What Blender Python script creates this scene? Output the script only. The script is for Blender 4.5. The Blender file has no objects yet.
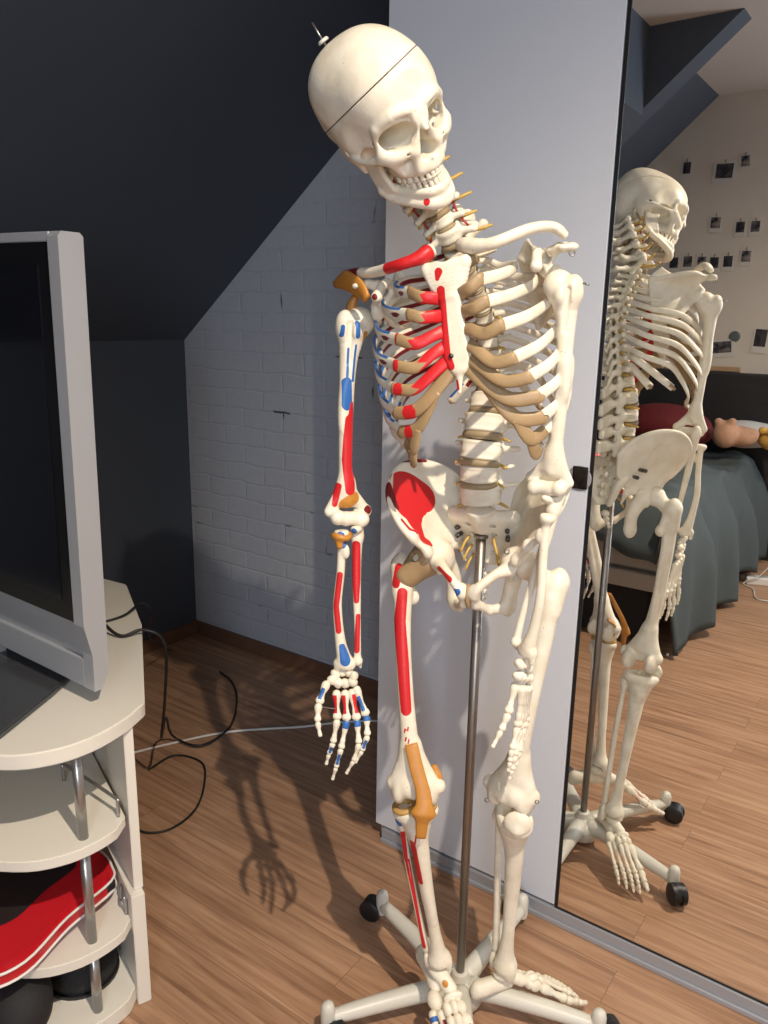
import bpy, bmesh, math, random
import numpy as np
import openvdb
from mathutils import Vector, Matrix

random.seed(7)
SC = bpy.context.scene
COL = SC.collection
PI = math.pi
A = lambda *v: np.array(v, float)

# ------------------------------------------------------------------ materials
def new_mat(name):
    m = bpy.data.materials.new(name); m.use_nodes = True
    nt = m.node_tree
    return m, nt, nt.nodes['Principled BSDF']

def N(nt, kind, **kw):
    n = nt.nodes.new(kind)
    for k, v in kw.items(): setattr(n, k, v)
    return n

def rgb(c): return (c[0], c[1], c[2], 1.0)

def plain(name, col, rough=0.5, metal=0.0, noise=0.0, nscale=40.0, bump=0.0, bscale=200.0, coat=0.0, spec=0.5):
    """one solid colour with a faint mottling and a fine grain"""
    m, nt, b = new_mat(name)
    b.inputs['Roughness'].default_value = rough
    b.inputs['Metallic'].default_value = metal
    b.inputs['Coat Weight'].default_value = coat
    b.inputs['Specular IOR Level'].default_value = spec
    tc = N(nt, 'ShaderNodeTexCoord')
    nz = N(nt, 'ShaderNodeTexNoise'); nz.inputs['Scale'].default_value = nscale; nz.inputs['Detail'].default_value = 4
    nt.links.new(tc.outputs['Object'], nz.inputs['Vector'])
    mx = N(nt, 'ShaderNodeMix', data_type='RGBA')
    mx.inputs[6].default_value = rgb([c*(1-noise) for c in col]); mx.inputs[7].default_value = rgb([min(1, c*(1+noise)) for c in col])
    nt.links.new(nz.outputs['Fac'], mx.inputs[0]); nt.links.new(mx.outputs[2], b.inputs['Base Color'])
    if bump > 0:
        n2 = N(nt, 'ShaderNodeTexNoise'); n2.inputs['Scale'].default_value = bscale; n2.inputs['Detail'].default_value = 3
        nt.links.new(tc.outputs['Object'], n2.inputs['Vector'])
        bp = N(nt, 'ShaderNodeBump'); bp.inputs['Strength'].default_value = bump; bp.inputs['Distance'].default_value = 0.002
        nt.links.new(n2.outputs['Fac'], bp.inputs['Height']); nt.links.new(bp.outputs['Normal'], b.inputs['Normal'])
    return m

def bone_mat(name, col, paint=True):
    """cream bone plastic; painted muscle areas come from mesh attributes (positive inside the painted patch)"""
    m, nt, b = new_mat(name)
    b.inputs['Roughness'].default_value = 0.42
    b.inputs['Specular IOR Level'].default_value = 0.4
    tc = N(nt, 'ShaderNodeTexCoord')
    nz = N(nt, 'ShaderNodeTexNoise'); nz.inputs['Scale'].default_value = 28; nz.inputs['Detail'].default_value = 6
    nt.links.new(tc.outputs['Object'], nz.inputs['Vector'])
    mx = N(nt, 'ShaderNodeMix', data_type='RGBA')
    mx.inputs[6].default_value = rgb([col[0]*.90, col[1]*.87, col[2]*.80]); mx.inputs[7].default_value = rgb([min(1, c*1.06) for c in col])
    rp = N(nt, 'ShaderNodeMapRange'); rp.inputs[1].default_value = .3; rp.inputs[2].default_value = .65
    nt.links.new(nz.outputs['Fac'], rp.inputs[0]); nt.links.new(rp.outputs[0], mx.inputs[0])
    out = mx.outputs[2]
    # sparse dark foramina / printed specks
    vo = N(nt, 'ShaderNodeTexVoronoi'); vo.inputs['Scale'].default_value = 62
    nt.links.new(tc.outputs['Object'], vo.inputs['Vector'])
    lt = N(nt, 'ShaderNodeMapRange'); lt.inputs[1].default_value = .07; lt.inputs[2].default_value = .045; lt.inputs[3].default_value = 0; lt.inputs[4].default_value = .6
    nt.links.new(vo.outputs['Distance'], lt.inputs[0])
    sp = N(nt, 'ShaderNodeMix', data_type='RGBA'); sp.inputs[7].default_value = (.16, .12, .08, 1)
    nt.links.new(lt.outputs[0], sp.inputs[0]); nt.links.new(out, sp.inputs[6]); out = sp.outputs[2]
    if paint:
        for nm, c in (('edge', (.78, .74, .64)), ('orange', (.55, .24, .04)), ('blue', (.035, .14, .42)), ('red', (.58, .018, .022)), ('maroon', (.17, .012, .016))):
            at = N(nt, 'ShaderNodeAttribute', attribute_name='p_' + nm)
            mr = N(nt, 'ShaderNodeMapRange'); mr.inputs[1].default_value = .0002; mr.inputs[2].default_value = .0006
            nt.links.new(at.outputs['Fac'], mr.inputs[0])
            x = N(nt, 'ShaderNodeMix', data_type='RGBA'); x.inputs[7].default_value = rgb(c)
            nt.links.new(mr.outputs[0], x.inputs[0]); nt.links.new(out, x.inputs[6]); out = x.outputs[2]
    nt.links.new(out, b.inputs['Base Color'])
    n2 = N(nt, 'ShaderNodeTexNoise'); n2.inputs['Scale'].default_value = 160; n2.inputs['Detail'].default_value = 5
    nt.links.new(tc.outputs['Object'], n2.inputs['Vector'])
    bp = N(nt, 'ShaderNodeBump'); bp.inputs['Strength'].default_value = .22; bp.inputs['Distance'].default_value = .0016
    nt.links.new(n2.outputs['Fac'], bp.inputs['Height']); nt.links.new(bp.outputs['Normal'], b.inputs['Normal'])
    return m

# ------------------------------------------------------------------ objects
WORLD = {}          # object name -> world location (nothing is rotated, meshes are built in world axes)
def wloc(o): return WORLD.get(o.name, (0, 0, 0))

def thing(name, label, cat, loc=(0, 0, 0), group=None):
    o = bpy.data.objects.new(name, None); COL.objects.link(o)
    o.empty_display_size = .05; o.location = loc; WORLD[o.name] = tuple(loc)
    o['label'] = label; o['category'] = cat
    if group: o['group'] = group
    return o

def tag(o, label, cat, group=None):
    o['label'] = label; o['category'] = cat
    if group: o['group'] = group
    return o

def structure(o):
    o['kind'] = 'structure'; return o

def add_mesh(name, verts, faces, mat, parent=None, smooth=True, attrs=None, mats=None, fmat=None, origin=None):
    """verts in world coordinates -> one mesh object whose origin sits at its middle, under parent"""
    v = np.asarray(verts, dtype=np.float64)
    c = (v.min(0) + v.max(0)) / 2 if origin is None else np.asarray(origin, float)
    me = bpy.data.meshes.new(name)
    v2 = (v - c)
    if isinstance(faces, np.ndarray):
        nf, k = faces.shape
        me.vertices.add(len(v2)); me.vertices.foreach_set('co', v2.astype(np.float32).ravel())
        me.loops.add(nf*k); me.loops.foreach_set('vertex_index', faces.astype(np.int32).ravel())
        me.polygons.add(nf)
        me.polygons.foreach_set('loop_start', np.arange(0, nf*k, k, dtype=np.int32))
        me.update(calc_edges=True); me.validate()
    else:
        me.from_pydata([tuple(p) for p in v2], [], [tuple(int(i) for i in f) for f in faces]); me.update()
    me.polygons.foreach_set('use_smooth', np.full(len(me.polygons), bool(smooth)))
    for m in (mats or [mat]): me.materials.append(m)
    if fmat is not None: me.polygons.foreach_set('material_index', np.asarray(fmat, dtype=np.int32))
    for nm, val in (attrs or {}).items():
        at = me.attributes.new('p_' + nm, 'FLOAT', 'POINT'); at.data.foreach_set('value', np.asarray(val, dtype=np.float32))
    o = bpy.data.objects.new(name, me); COL.objects.link(o)
    WORLD[o.name] = tuple(c)
    if parent is not None:
        o.parent = parent; p = wloc(parent); o.location = (c[0]-p[0], c[1]-p[1], c[2]-p[2])
    else: o.location = c
    return o

class MB:
    """collects simple solids (world axes) into one mesh"""
    def __init__(s): s.v = []; s.f = []
    def raw(s, v, f):
        n = len(s.v); s.v += [tuple(map(float, p)) for p in v]; s.f += [tuple(i+n for i in q) for q in f]; return s
    def bm(s, b):
        b.verts.ensure_lookup_table(); b.verts.index_update()
        s.raw([x.co[:] for x in b.verts], [[y.index for y in q.verts] for q in b.faces]); b.free(); return s
    def box(s, lo, hi, bev=0.0, seg=2, M=None):
        b = bmesh.new(); bmesh.ops.create_cube(b, size=1.0)
        for x in b.verts: x.co = Vector([lo[i] + (x.co[i]+.5)*(hi[i]-lo[i]) for i in range(3)])
        if bev > 0: bmesh.ops.bevel(b, geom=b.edges[:], offset=bev, segments=seg, affect='EDGES', profile=.5)
        if M is not None: b.transform(M)
        return s.bm(b)
    def prism(s, poly, z0, z1, bev=0.0, M=None):
        """poly: xy outline extruded from z0 to z1"""
        b = bmesh.new(); vs = [b.verts.new((p[0], p[1], z0)) for p in poly]; f = b.faces.new(vs)
        r = bmesh.ops.extrude_face_region(b, geom=[f])
        for x in r['geom']:
            if isinstance(x, bmesh.types.BMVert): x.co.z = z1
        bmesh.ops.recalc_face_normals(b, faces=b.faces[:])
        if bev > 0: bmesh.ops.bevel(b, geom=[e for e in b.edges if e.calc_face_angle(0) > .5], offset=bev, segments=2, affect='EDGES')
        if M is not None: b.transform(M)
        return s.bm(b)
    def tube(s, pts, r, seg=12, cap=True):
        """pts: path; r: radius or list"""
        v, f = sweep(pts, r, seg=seg, cap=cap); return s.raw(v, f)
    def lathe(s, prof, c, axis=(0, 0, 1), seg=24):
        """prof: (radius, height) pairs along axis from c"""
        ax = Vector(axis).normalized(); q = Vector((0, 0, 1)).rotation_difference(ax)
        v = []; f = []; n = len(prof)
        for i, (r, h) in enumerate(prof):
            for k in range(seg):
                a = 2*PI*k/seg; v.append(Vector(c) + q @ Vector((max(r, 1e-5)*math.cos(a), max(r, 1e-5)*math.sin(a), h)))
        for i in range(n-1):
            for k in range(seg):
                f.append((i*seg+k, i*seg+(k+1) % seg, (i+1)*seg+(k+1) % seg, (i+1)*seg+k))
        f.append(tuple(range(seg-1, -1, -1))); f.append(tuple((n-1)*seg+k for k in range(seg)))
        return s.raw(v, f)
    def build(s, name, mat, parent=None, smooth=False, **kw):
        o = add_mesh(name, s.v, s.f, mat, parent, smooth, **kw)
        if smooth == 'auto':
            o.data.polygons.foreach_set('use_smooth', np.full(len(o.data.polygons), True))
            o.data.set_sharp_from_angle(angle=math.radians(40))
        return o

def catmull(pts, n=8):
    """dense smooth path through points"""
    P = [np.asarray(p, float) for p in pts]
    P = [2*P[0]-P[1]] + P + [2*P[-1]-P[-2]]
    out = []
    for i in range(1, len(P)-2):
        p0, p1, p2, p3 = P[i-1:i+3]
        for k in range(n):
            t = k/n
            out.append(.5*((2*p1) + (-p0+p2)*t + (2*p0-5*p1+4*p2-p3)*t*t + (-p0+3*p1-3*p2+p3)*t**3))
    out.append(P[-2]); return np.array(out)

def sweep(pts, r, seg=12, cap=True, wide=None, wdir=None):
    """round tube, or (wide, wdir) an oval one: r = half thickness, wide = half width along wdir(point index)"""
    pts = np.asarray(pts, float); n = len(pts)
    R = np.full(n, r) if np.isscalar(r) else np.asarray(r, float)
    W = R if wide is None else (np.full(n, wide) if np.isscalar(wide) else np.asarray(wide, float))
    T = np.gradient(pts, axis=0); T /= np.linalg.norm(T, axis=1)[:, None] + 1e-12
    ref = None; v = []
    for i in range(n):
        if wdir is not None: u = np.asarray(wdir[i] if np.ndim(wdir) > 1 else wdir, float)
        else:
            if ref is None:
                ref = np.array([0, 0, 1.]) if abs(T[0][2]) < .9 else np.array([1., 0, 0])
            u = ref
        u = u - T[i]*(u @ T[i]); u /= np.linalg.norm(u) + 1e-12
        if wdir is None: ref = u
        w = np.cross(T[i], u)
        for k in range(seg):
            a = 2*PI*k/seg; v.append(pts[i] + u*W[i]*math.cos(a) + w*R[i]*math.sin(a))
    f = []
    for i in range(n-1):
        for k in range(seg):
            f.append((i*seg+k, i*seg+(k+1) % seg, (i+1)*seg+(k+1) % seg, (i+1)*seg+k))
    if cap:
        f.append(tuple(range(seg-1, -1, -1))); f.append(tuple((n-1)*seg+k for k in range(seg)))
    return v, f

# ------------------------------------------------------------------ solid modelling on a voxel grid (bones, cloth lumps)
class Vox:
    def __init__(s, lo, hi, h=.0018):
        s.lo = np.array(lo, float); s.h = h
        s.n = np.ceil((np.array(hi)-s.lo)/h).astype(int)+1
        s.ax = [(s.lo[i]+h*np.arange(s.n[i])).astype(np.float32) for i in range(3)]
        s.d = np.full(s.n, .05, np.float32)
    def blk(s, lo, hi):
        i0 = np.clip(np.floor((np.array(lo)-s.lo)/s.h).astype(int), 0, s.n); i1 = np.clip(np.ceil((np.array(hi)-s.lo)/s.h).astype(int)+1, 0, s.n)
        if np.any(i1 <= i0): return None, None
        sl = tuple(slice(a, b) for a, b in zip(i0, i1))
        return sl, (s.ax[0][sl[0]][:, None, None], s.ax[1][sl[1]][None, :, None], s.ax[2][sl[2]][None, None, :])
    def comb(s, sl, e, k, op):
        d = s.d[sl]
        if op == 'add':
            if k <= 0: s.d[sl] = np.minimum(d, e)
            else:
                t = np.clip(.5+.5*(e-d)/k, 0, 1); s.d[sl] = e*(1-t)+d*t-k*t*(1-t)
        else:
            e = -e
            if k <= 0: s.d[sl] = np.maximum(d, e)
            else:
                t = np.clip(.5-.5*(e-d)/k, 0, 1); s.d[sl] = e*(1-t)+d*t+k*t*(1-t)
    def cap(s, a, b, ra, rb=None, k=.006, op='add', flat=None):
        """tapered capsule; flat = (axis, factor) squashes it along the axis"""
        a = np.array(a, float); b = np.array(b, float); rb = ra if rb is None else rb
        m = max(ra, rb)*(1 if flat is None else max(1, flat[1])) + max(k, .006) + 2*s.h
        sl, g = s.blk(np.minimum(a, b)-m, np.maximum(a, b)+m)
        if sl is None: return s
        q = [g[i]-np.float32(a[i]) for i in range(3)]; ab = b-a
        sc = 1.0
        if flat is not None:
            nx = np.array(flat[0], float); nx /= np.linalg.norm(nx); f = flat[1]
            pr = q[0]*nx[0]+q[1]*nx[1]+q[2]*nx[2]
            q = [q[i]+pr*nx[i]*(1/f-1) for i in range(3)]; ab = ab+nx*(ab@nx)*(1/f-1); sc = min(1, f)
        L = max(float(ab@ab), 1e-12)
        t = np.clip((q[0]*ab[0]+q[1]*ab[1]+q[2]*ab[2])/L, 0, 1)
        d = np.sqrt((q[0]-t*ab[0])**2+(q[1]-t*ab[1])**2+(q[2]-t*ab[2])**2)-(ra+t*(rb-ra))
        s.comb(sl, (d*sc).astype(np.float32), k, op); return s
    def _hard(s, lo, hi, items, k, op):
        """union of many capsules without bulges at their joints, then one blend with the rest"""
        sl, _ = s.blk(lo, hi)
        if sl is None: return s
        keep = s.d; T = np.full(s.n, .05, np.float32); s.d = T
        for it in items: s.cap(*it[:4], k=0)
        s.d = keep; s.comb(sl, T[sl], k, op); return s
    def chain(s, pts, radii, k=.006, op='add', flat=None, n=4):
        if flat is not None:
            for i in range(len(pts)-1): s.cap(pts[i], pts[i+1], radii[i], radii[i+1], k, op, flat)
            return s
        q = catmull([tuple(p)+(r,) for p, r in zip(pts, radii)], n) if len(pts) > 2 else np.array([tuple(p)+(r,) for p, r in zip(pts, radii)])
        m = q[:, 3].max()+k+3*s.h
        return s._hard(q[:, :3].min(0)-m, q[:, :3].max(0)+m, [(q[i, :3], q[i+1, :3], q[i, 3], q[i+1, 3]) for i in range(len(q)-1)], k, op)
    def ell(s, c, r, k=.006, op='add', rot=None):
        r = np.array(r, float); m = (r.max() if rot is not None else r)+k+2*s.h
        c = np.array(c, float); sl, g = s.blk(c-m, c+m)
        if sl is None: return s
        q = [g[i]-np.float32(c[i]) for i in range(3)]
        if rot is not None:
            M = np.array(rot); q = [q[0]*M[0, i]+q[1]*M[1, i]+q[2]*M[2, i] for i in range(3)]
        k0 = np.sqrt((q[0]/r[0])**2+(q[1]/r[1])**2+(q[2]/r[2])**2)
        k1 = np.sqrt((q[0]/r[0]**2)**2+(q[1]/r[1]**2)**2+(q[2]/r[2]**2)**2)+1e-9
        s.comb(sl, (k0*(k0-1)/k1).astype(np.float32), k, op); return s
    def plane(s, p, n, k=.003):
        """cut away everything on the side n points to"""
        n = np.array(n, float); n /= np.linalg.norm(n)
        sl, g = s.blk(s.lo-1, s.lo+s.n*s.h+1)
        e = -(n[0]*(g[0]-p[0])+n[1]*(g[1]-p[1])+n[2]*(g[2]-p[2])); s.comb(sl, e.astype(np.float32), k, 'cut'); return s
    def patch(s, G, R, k=.005):
        """curved sheet through a grid of points G[m][n], radius R scalar or [m][n]"""
        G = np.asarray(G, float); m, n = G.shape[:2]; R = np.full((m, n), R) if np.isscalar(R) else np.asarray(R, float)
        Q = np.concatenate([G, R[:, :, None]], 2)
        def up(Q, ax):
            Q = np.moveaxis(Q, ax, 0); d = np.linalg.norm(np.diff(Q[..., :3], axis=0), axis=-1).max(); kk = max(1, int(math.ceil(d/(.85*R.min()))))
            out = [Q[0]]
            for i in range(len(Q)-1):
                p0, p1, p2, p3 = Q[max(i-1, 0)], Q[i], Q[i+1], Q[min(i+2, len(Q)-1)]
                for t in np.linspace(0, 1, kk+1)[1:]: out.append(.5*((2*p1)+(-p0+p2)*t+(2*p0-5*p1+4*p2-p3)*t*t+(-p0+3*p1-3*p2+p3)*t**3))
            return np.moveaxis(np.array(out), 0, ax)
        Q = up(up(Q, 0), 1); m, n = Q.shape[:2]; mm = R.max()+k+3*s.h
        it = [(Q[i, j, :3], Q[i, j+1, :3], Q[i, j, 3], Q[i, j+1, 3]) for i in range(m) for j in range(n-1)]
        return s._hard(Q[..., :3].reshape(-1, 3).min(0)-mm, Q[..., :3].reshape(-1, 3).max(0)+mm, it, k, 'add')
    def mesh(s):
        g = openvdb.FloatGrid(.05); b = 3*s.h
        d = s.d.copy()
        d[0], d[-1], d[:, 0], d[:, -1], d[:, :, 0], d[:, :, -1] = (b,)*6
        g.copyFromArray(np.clip(d, -b, b)); g.prune()
        p, q = g.convertToQuads(isovalue=0.0)
        return s.lo+np.asarray(p, float)*s.h, np.asarray(q).copy()

def grid_lerp(C, D, n):
    """rows from curve C to curve D"""
    C = np.asarray(C, float); D = np.asarray(D, float)
    return np.array([C*(1-t)+D*t for t in np.linspace(0, 1, n)])

def resample(pts, n):
    p = catmull(pts, 12); L = np.r_[0, np.cumsum(np.linalg.norm(np.diff(p, axis=0), axis=1))]
    t = np.linspace(0, L[-1], n); return np.array([np.interp(t, L, p[:, i]) for i in range(3)]).T

def frame(A, B, a, b, front, mirror=False):
    """4x4 placing local points a->A, b->B (uniform scale), local +y towards front; mirror: local x is negated first"""
    A, B, a, b, front = [np.array(x, float) for x in (A, B, a, b, front)]
    if mirror: a[0] *= -1; b[0] *= -1
    def basis(d, f):
        z = d/np.linalg.norm(d); y = f-z*(f@z); y /= np.linalg.norm(y); x = np.cross(y, z); return np.array([x, y, z]).T
    R = basis(B-A, front) @ basis(b-a, np.array([0, 1., 0])).T
    s = np.linalg.norm(B-A)/np.linalg.norm(b-a)
    M = np.eye(4); M[:3, :3] = R*s; M[:3, 3] = A-R@a*s
    return M

def xf(M, v, mirror=False):
    v = np.array(v, float)
    if mirror: v = v*np.array([-1, 1, 1])
    return v@M[:3, :3].T+M[:3, 3]

def put(name, vf, M, mat, parent, mirror=False, attrs=None):
    v, f = vf
    if mirror: f = f[:, ::-1]
    return add_mesh(name, xf(M, v, mirror), f, mat, parent, True, attrs)
# ================================================================== BONE SHAPES
# right-hand bones in their own axes: x lateral, y anterior, z up (metres); left ones are mirrored copies
def femur_shape():
    V = Vox((-.05, -.055, -.43), (.075, .05, .035), .0019)
    V.ell((0, 0, 0), (.0228, .0228, .0228)).cap((.006, -.001, -.004), (.036, -.003, -.024), .0145, .0165, .008)
    V.ell((.048, -.010, -.020), (.0145, .019, .024), .008).cap((.048, -.008, -.020), (.045, -.001, -.062), .0165, .0145, .01)
    V.cap((.040, -.016, -.020), (.027, -.021, -.07), .008, .007, .008)
    V.chain([(.041, -.001, -.045), (.039, .005, -.12), (.031, .010, -.21), (.021, .006, -.30), (.013, -.001, -.365)], [.0165, .0138, .0130, .0145, .020], .01)
    V.ell((.026, -.019, -.073), (.010, .010, .012), .008).cap((.036, -.008, -.09), (.022, -.006, -.31), .006, .007, .008)
    V.cap((.018, 0, -.32), (-.020, -.004, -.385), .013, .015, .014).cap((.018, 0, -.32), (.040, -.004, -.385), .013, .015, .014)
    V.ell((-.017, -.012, -.396), (.0155, .030, .025), .006).ell((.035, -.010, -.395), (.0145, .031, .024), .006)
    V.ell((.009, .006, -.384), (.033, .020, .022), .008)
    V.ell((-.034, -.006, -.384), (.008, .012, .011), .006).ell((.050, -.006, -.384), (.007, .011, .010), .006)
    V.cap((.009, -.045, -.420), (.009, -.004, -.408), .0105, .010, .004, 'cut').cap((.009, -.052, -.38), (.009, -.028, -.400), .011, .011, .005, 'cut')
    V.cap((.011, .036, -.365), (.010, .028, -.418), .009, .008, .008, 'cut')
    return V.mesh()

def tibia_shape():
    V = Vox((-.05, -.04, -.385), (.05, .045, .012), .0018)
    V.ell((-.019, -.004, -.011), (.023, .022, .015), .006).ell((.019, -.005, -.011), (.022, .021, .015), .006)
    V.chain([(-.001, -.002, -.018), (.001, .001, -.060), (.0, .003, -.10), (0, .003, -.17), (-.002, .002, -.26), (-.003, 0, -.315), (-.004, 0, -.345)], [.030, .0195, .0155, .0130, .0108, .0140, .0200], .01)
    V.ell((.003, .018, -.045), (.0095, .010, .018), .008).cap((.003, .014, -.055), (-.004, .008, -.25), .006, .0045, .006)
    V.ell((-.004, 0, -.345), (.022, .018, .015), .008)
    V.plane((0, 0, -.002), (0, -.03, 1), .003).plane((0, 0, -.354), (0, 0, -1), .003)
    V.ell((-.020, .002, -.356), (.0075, .011, .0135), .006)
    V.cap((-.005, -.003, -.004), (-.005, -.002, .004), .005, .003, .003).cap((.006, -.003, -.004), (.006, -.002, .003), .005, .003, .003)
    return V.mesh()

def fibula_shape():
    V = Vox((-.02, -.02, -.385), (.02, .02, .012), .0016)
    V.ell((0, -.001, -.010), (.0105, .0115, .014), .005).cap((0, -.005, -.004), (0, -.006, .006), .006, .004)
    V.chain([(0, 0, -.012), (.001, 0, -.05), (.003, .001, -.12), (.002, .001, -.22), (0, 0, -.32)], [.008, .006, .0066, .0062, .0075], .006)
    V.ell((.001, -.001, -.350), (.0085, .0115, .024), .006)
    return V.mesh()

def patella_shape():
    V = Vox((-.03, -.02, -.035), (.03, .02, .03), .0015)
    V.ell((0, 0, .002), (.0215, .0095, .0195), .004).cap((0, .001, -.008), (0, -.001, -.022), .010, .005, .008)
    return V.mesh()

def humerus_shape():
    V = Vox((-.045, -.04, -.315), (.055, .04, .035), .0017)
    V.ell((0, -.002, 0), (.0215, .022, .0215))
    V.ell((.024, .003, -.006), (.0135, .016, .021), .007).ell((.012, .017, -.012), (.0085, .008, .012), .006)
    V.chain([(.012, .001, -.018), (.015, .001, -.055), (.015, .001, -.10), (.013, 0, -.16), (.010, 0, -.22), (.006, 0, -.262)], [.0195, .0135, .0112, .0105, .0102, .0125], .01)
    V.cap((.021, .019, -.006), (.018, .015, -.06), .004, .003, .005, 'cut').ell((.022, .006, -.125), (.0055, .007, .032), .008)
    V.cap((.006, 0, -.245), (-.026, -.004, -.278), .0105, .0085, .01, flat=((0, 1, 0), .75)).cap((.007, 0, -.235), (.031, -.002, -.280), .0105, .0085, .01, flat=((0, 1, 0), .75))
    V.ell((-.029, -.006, -.280), (.0075, .0075, .009), .005)
    V.cap((-.018, .004, -.291), (-.006, .004, -.289), .0125, .0095, .004).cap((-.006, .004, -.289), (.006, .004, -.290), .0095, .0115, .004)
    V.ell((.020, .006, -.288), (.012, .0115, .0115), .004)
    V.ell((-.004, -.016, -.266), (.0115, .0105, .010), .004, 'cut').ell((-.006, .016, -.268), (.009, .006, .007), .004, 'cut')
    return V.mesh()

def radius_shape():
    V = Vox((-.025, -.022, -.245), (.03, .022, .012), .0014)
    V.ell((0, 0, -.006), (.0118, .0118, .0095), .003).plane((0, 0, -.001), (0, 0, 1), .0015).ell((0, 0, .006), (.008, .008, .009), .002, 'cut')
    V.chain([(0, 0, -.010), (0, 0, -.028), (.003, 0, -.07), (.009, 0, -.12), (.006, 0, -.175), (.001, 0, -.205)], [.0070, .0066, .0066, .0070, .0082, .0115], .006)
    V.ell((-.007, .004, -.034), (.006, .0055, .011), .005)
    V.ell((-.002, 0, -.216), (.0165, .0112, .013), .006).plane((0, 0, -.2235), (.15, 0, -1), .002).cap((.011, 0, -.215), (.012, 0, -.229), .006, .0045)
    return V.mesh()

def ulna_shape():
    V = Vox((-.022, -.032, -.262), (.022, .026, .032), .0014)
    V.ell((0, -.013, .009), (.0100, .0105, .0145), .006).ell((0, .006, -.015), (.0095, .0115, .0075), .006)
    V.cap((0, -.012, .004), (0, -.006, -.030), .0105, .0098, .006)
    V.chain([(0, -.006, -.028), (.001, -.006, -.07), (.0, -.003, -.13), (-.002, 0, -.19), (-.002, 0, -.232)], [.0095, .0078, .0066, .0054, .0060], .006)
    V.cap((-.02, .004, .0), (.02, .004, .0), .0108, .0108, .003, 'cut')
    V.ell((-.002, 0, -.238), (.0082, .0080, .0075), .005).cap((-.005, -.005, -.238), (-.006, -.006, -.249), .0035, .0025)
    return V.mesh()

def digit_bone(a, b, r0, rm, r1, h=.0009):
    """a metacarpal, metatarsal or phalanx between two world points: wide base, waisted shaft, rounded head"""
    a = A(*a); b = A(*b); m = max(r0, r1)*1.5+.002
    V = Vox(np.minimum(a, b)-m, np.maximum(a, b)+m, h); d = b-a; L = np.linalg.norm(d); u = d/L
    k = rm*.9
    V.cap(a+u*r0*.55, a+u*r0*.95, r0, r0*.9, k).cap(a+u*L*.22, b-u*L*.25, rm, rm*.92, k*1.6).cap(a+u*r0, a+u*L*.35, r0*.8, rm, k).cap(b-u*L*.3, b-u*r1, rm*.95, r1*.8, k)
    w = np.cross(u, A(.57, -.8, .1)); w /= np.linalg.norm(w)
    V.ell(b-u*r1*.8+w*r1*.35, (r1*.85,)*3, k).ell(b-u*r1*.8-w*r1*.35, (r1*.85,)*3, k)
    return V.mesh()

def lump(c, r, seed, h=.0011, n=5):
    """an irregular small bone (carpal, tarsal)"""
    rng = np.random.default_rng(seed); r = np.array(r, float); c = A(*c)
    V = Vox(c-r*1.6-.002, c+r*1.6+.002, h); V.ell(c, r*.86, .002)
    for _ in range(n):
        q = rng.normal(size=3); q /= np.linalg.norm(q)
        V.ell(c+q*r*.55, r*rng.uniform(.45, .62), min(r)*.5)
    return V.mesh()

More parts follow.
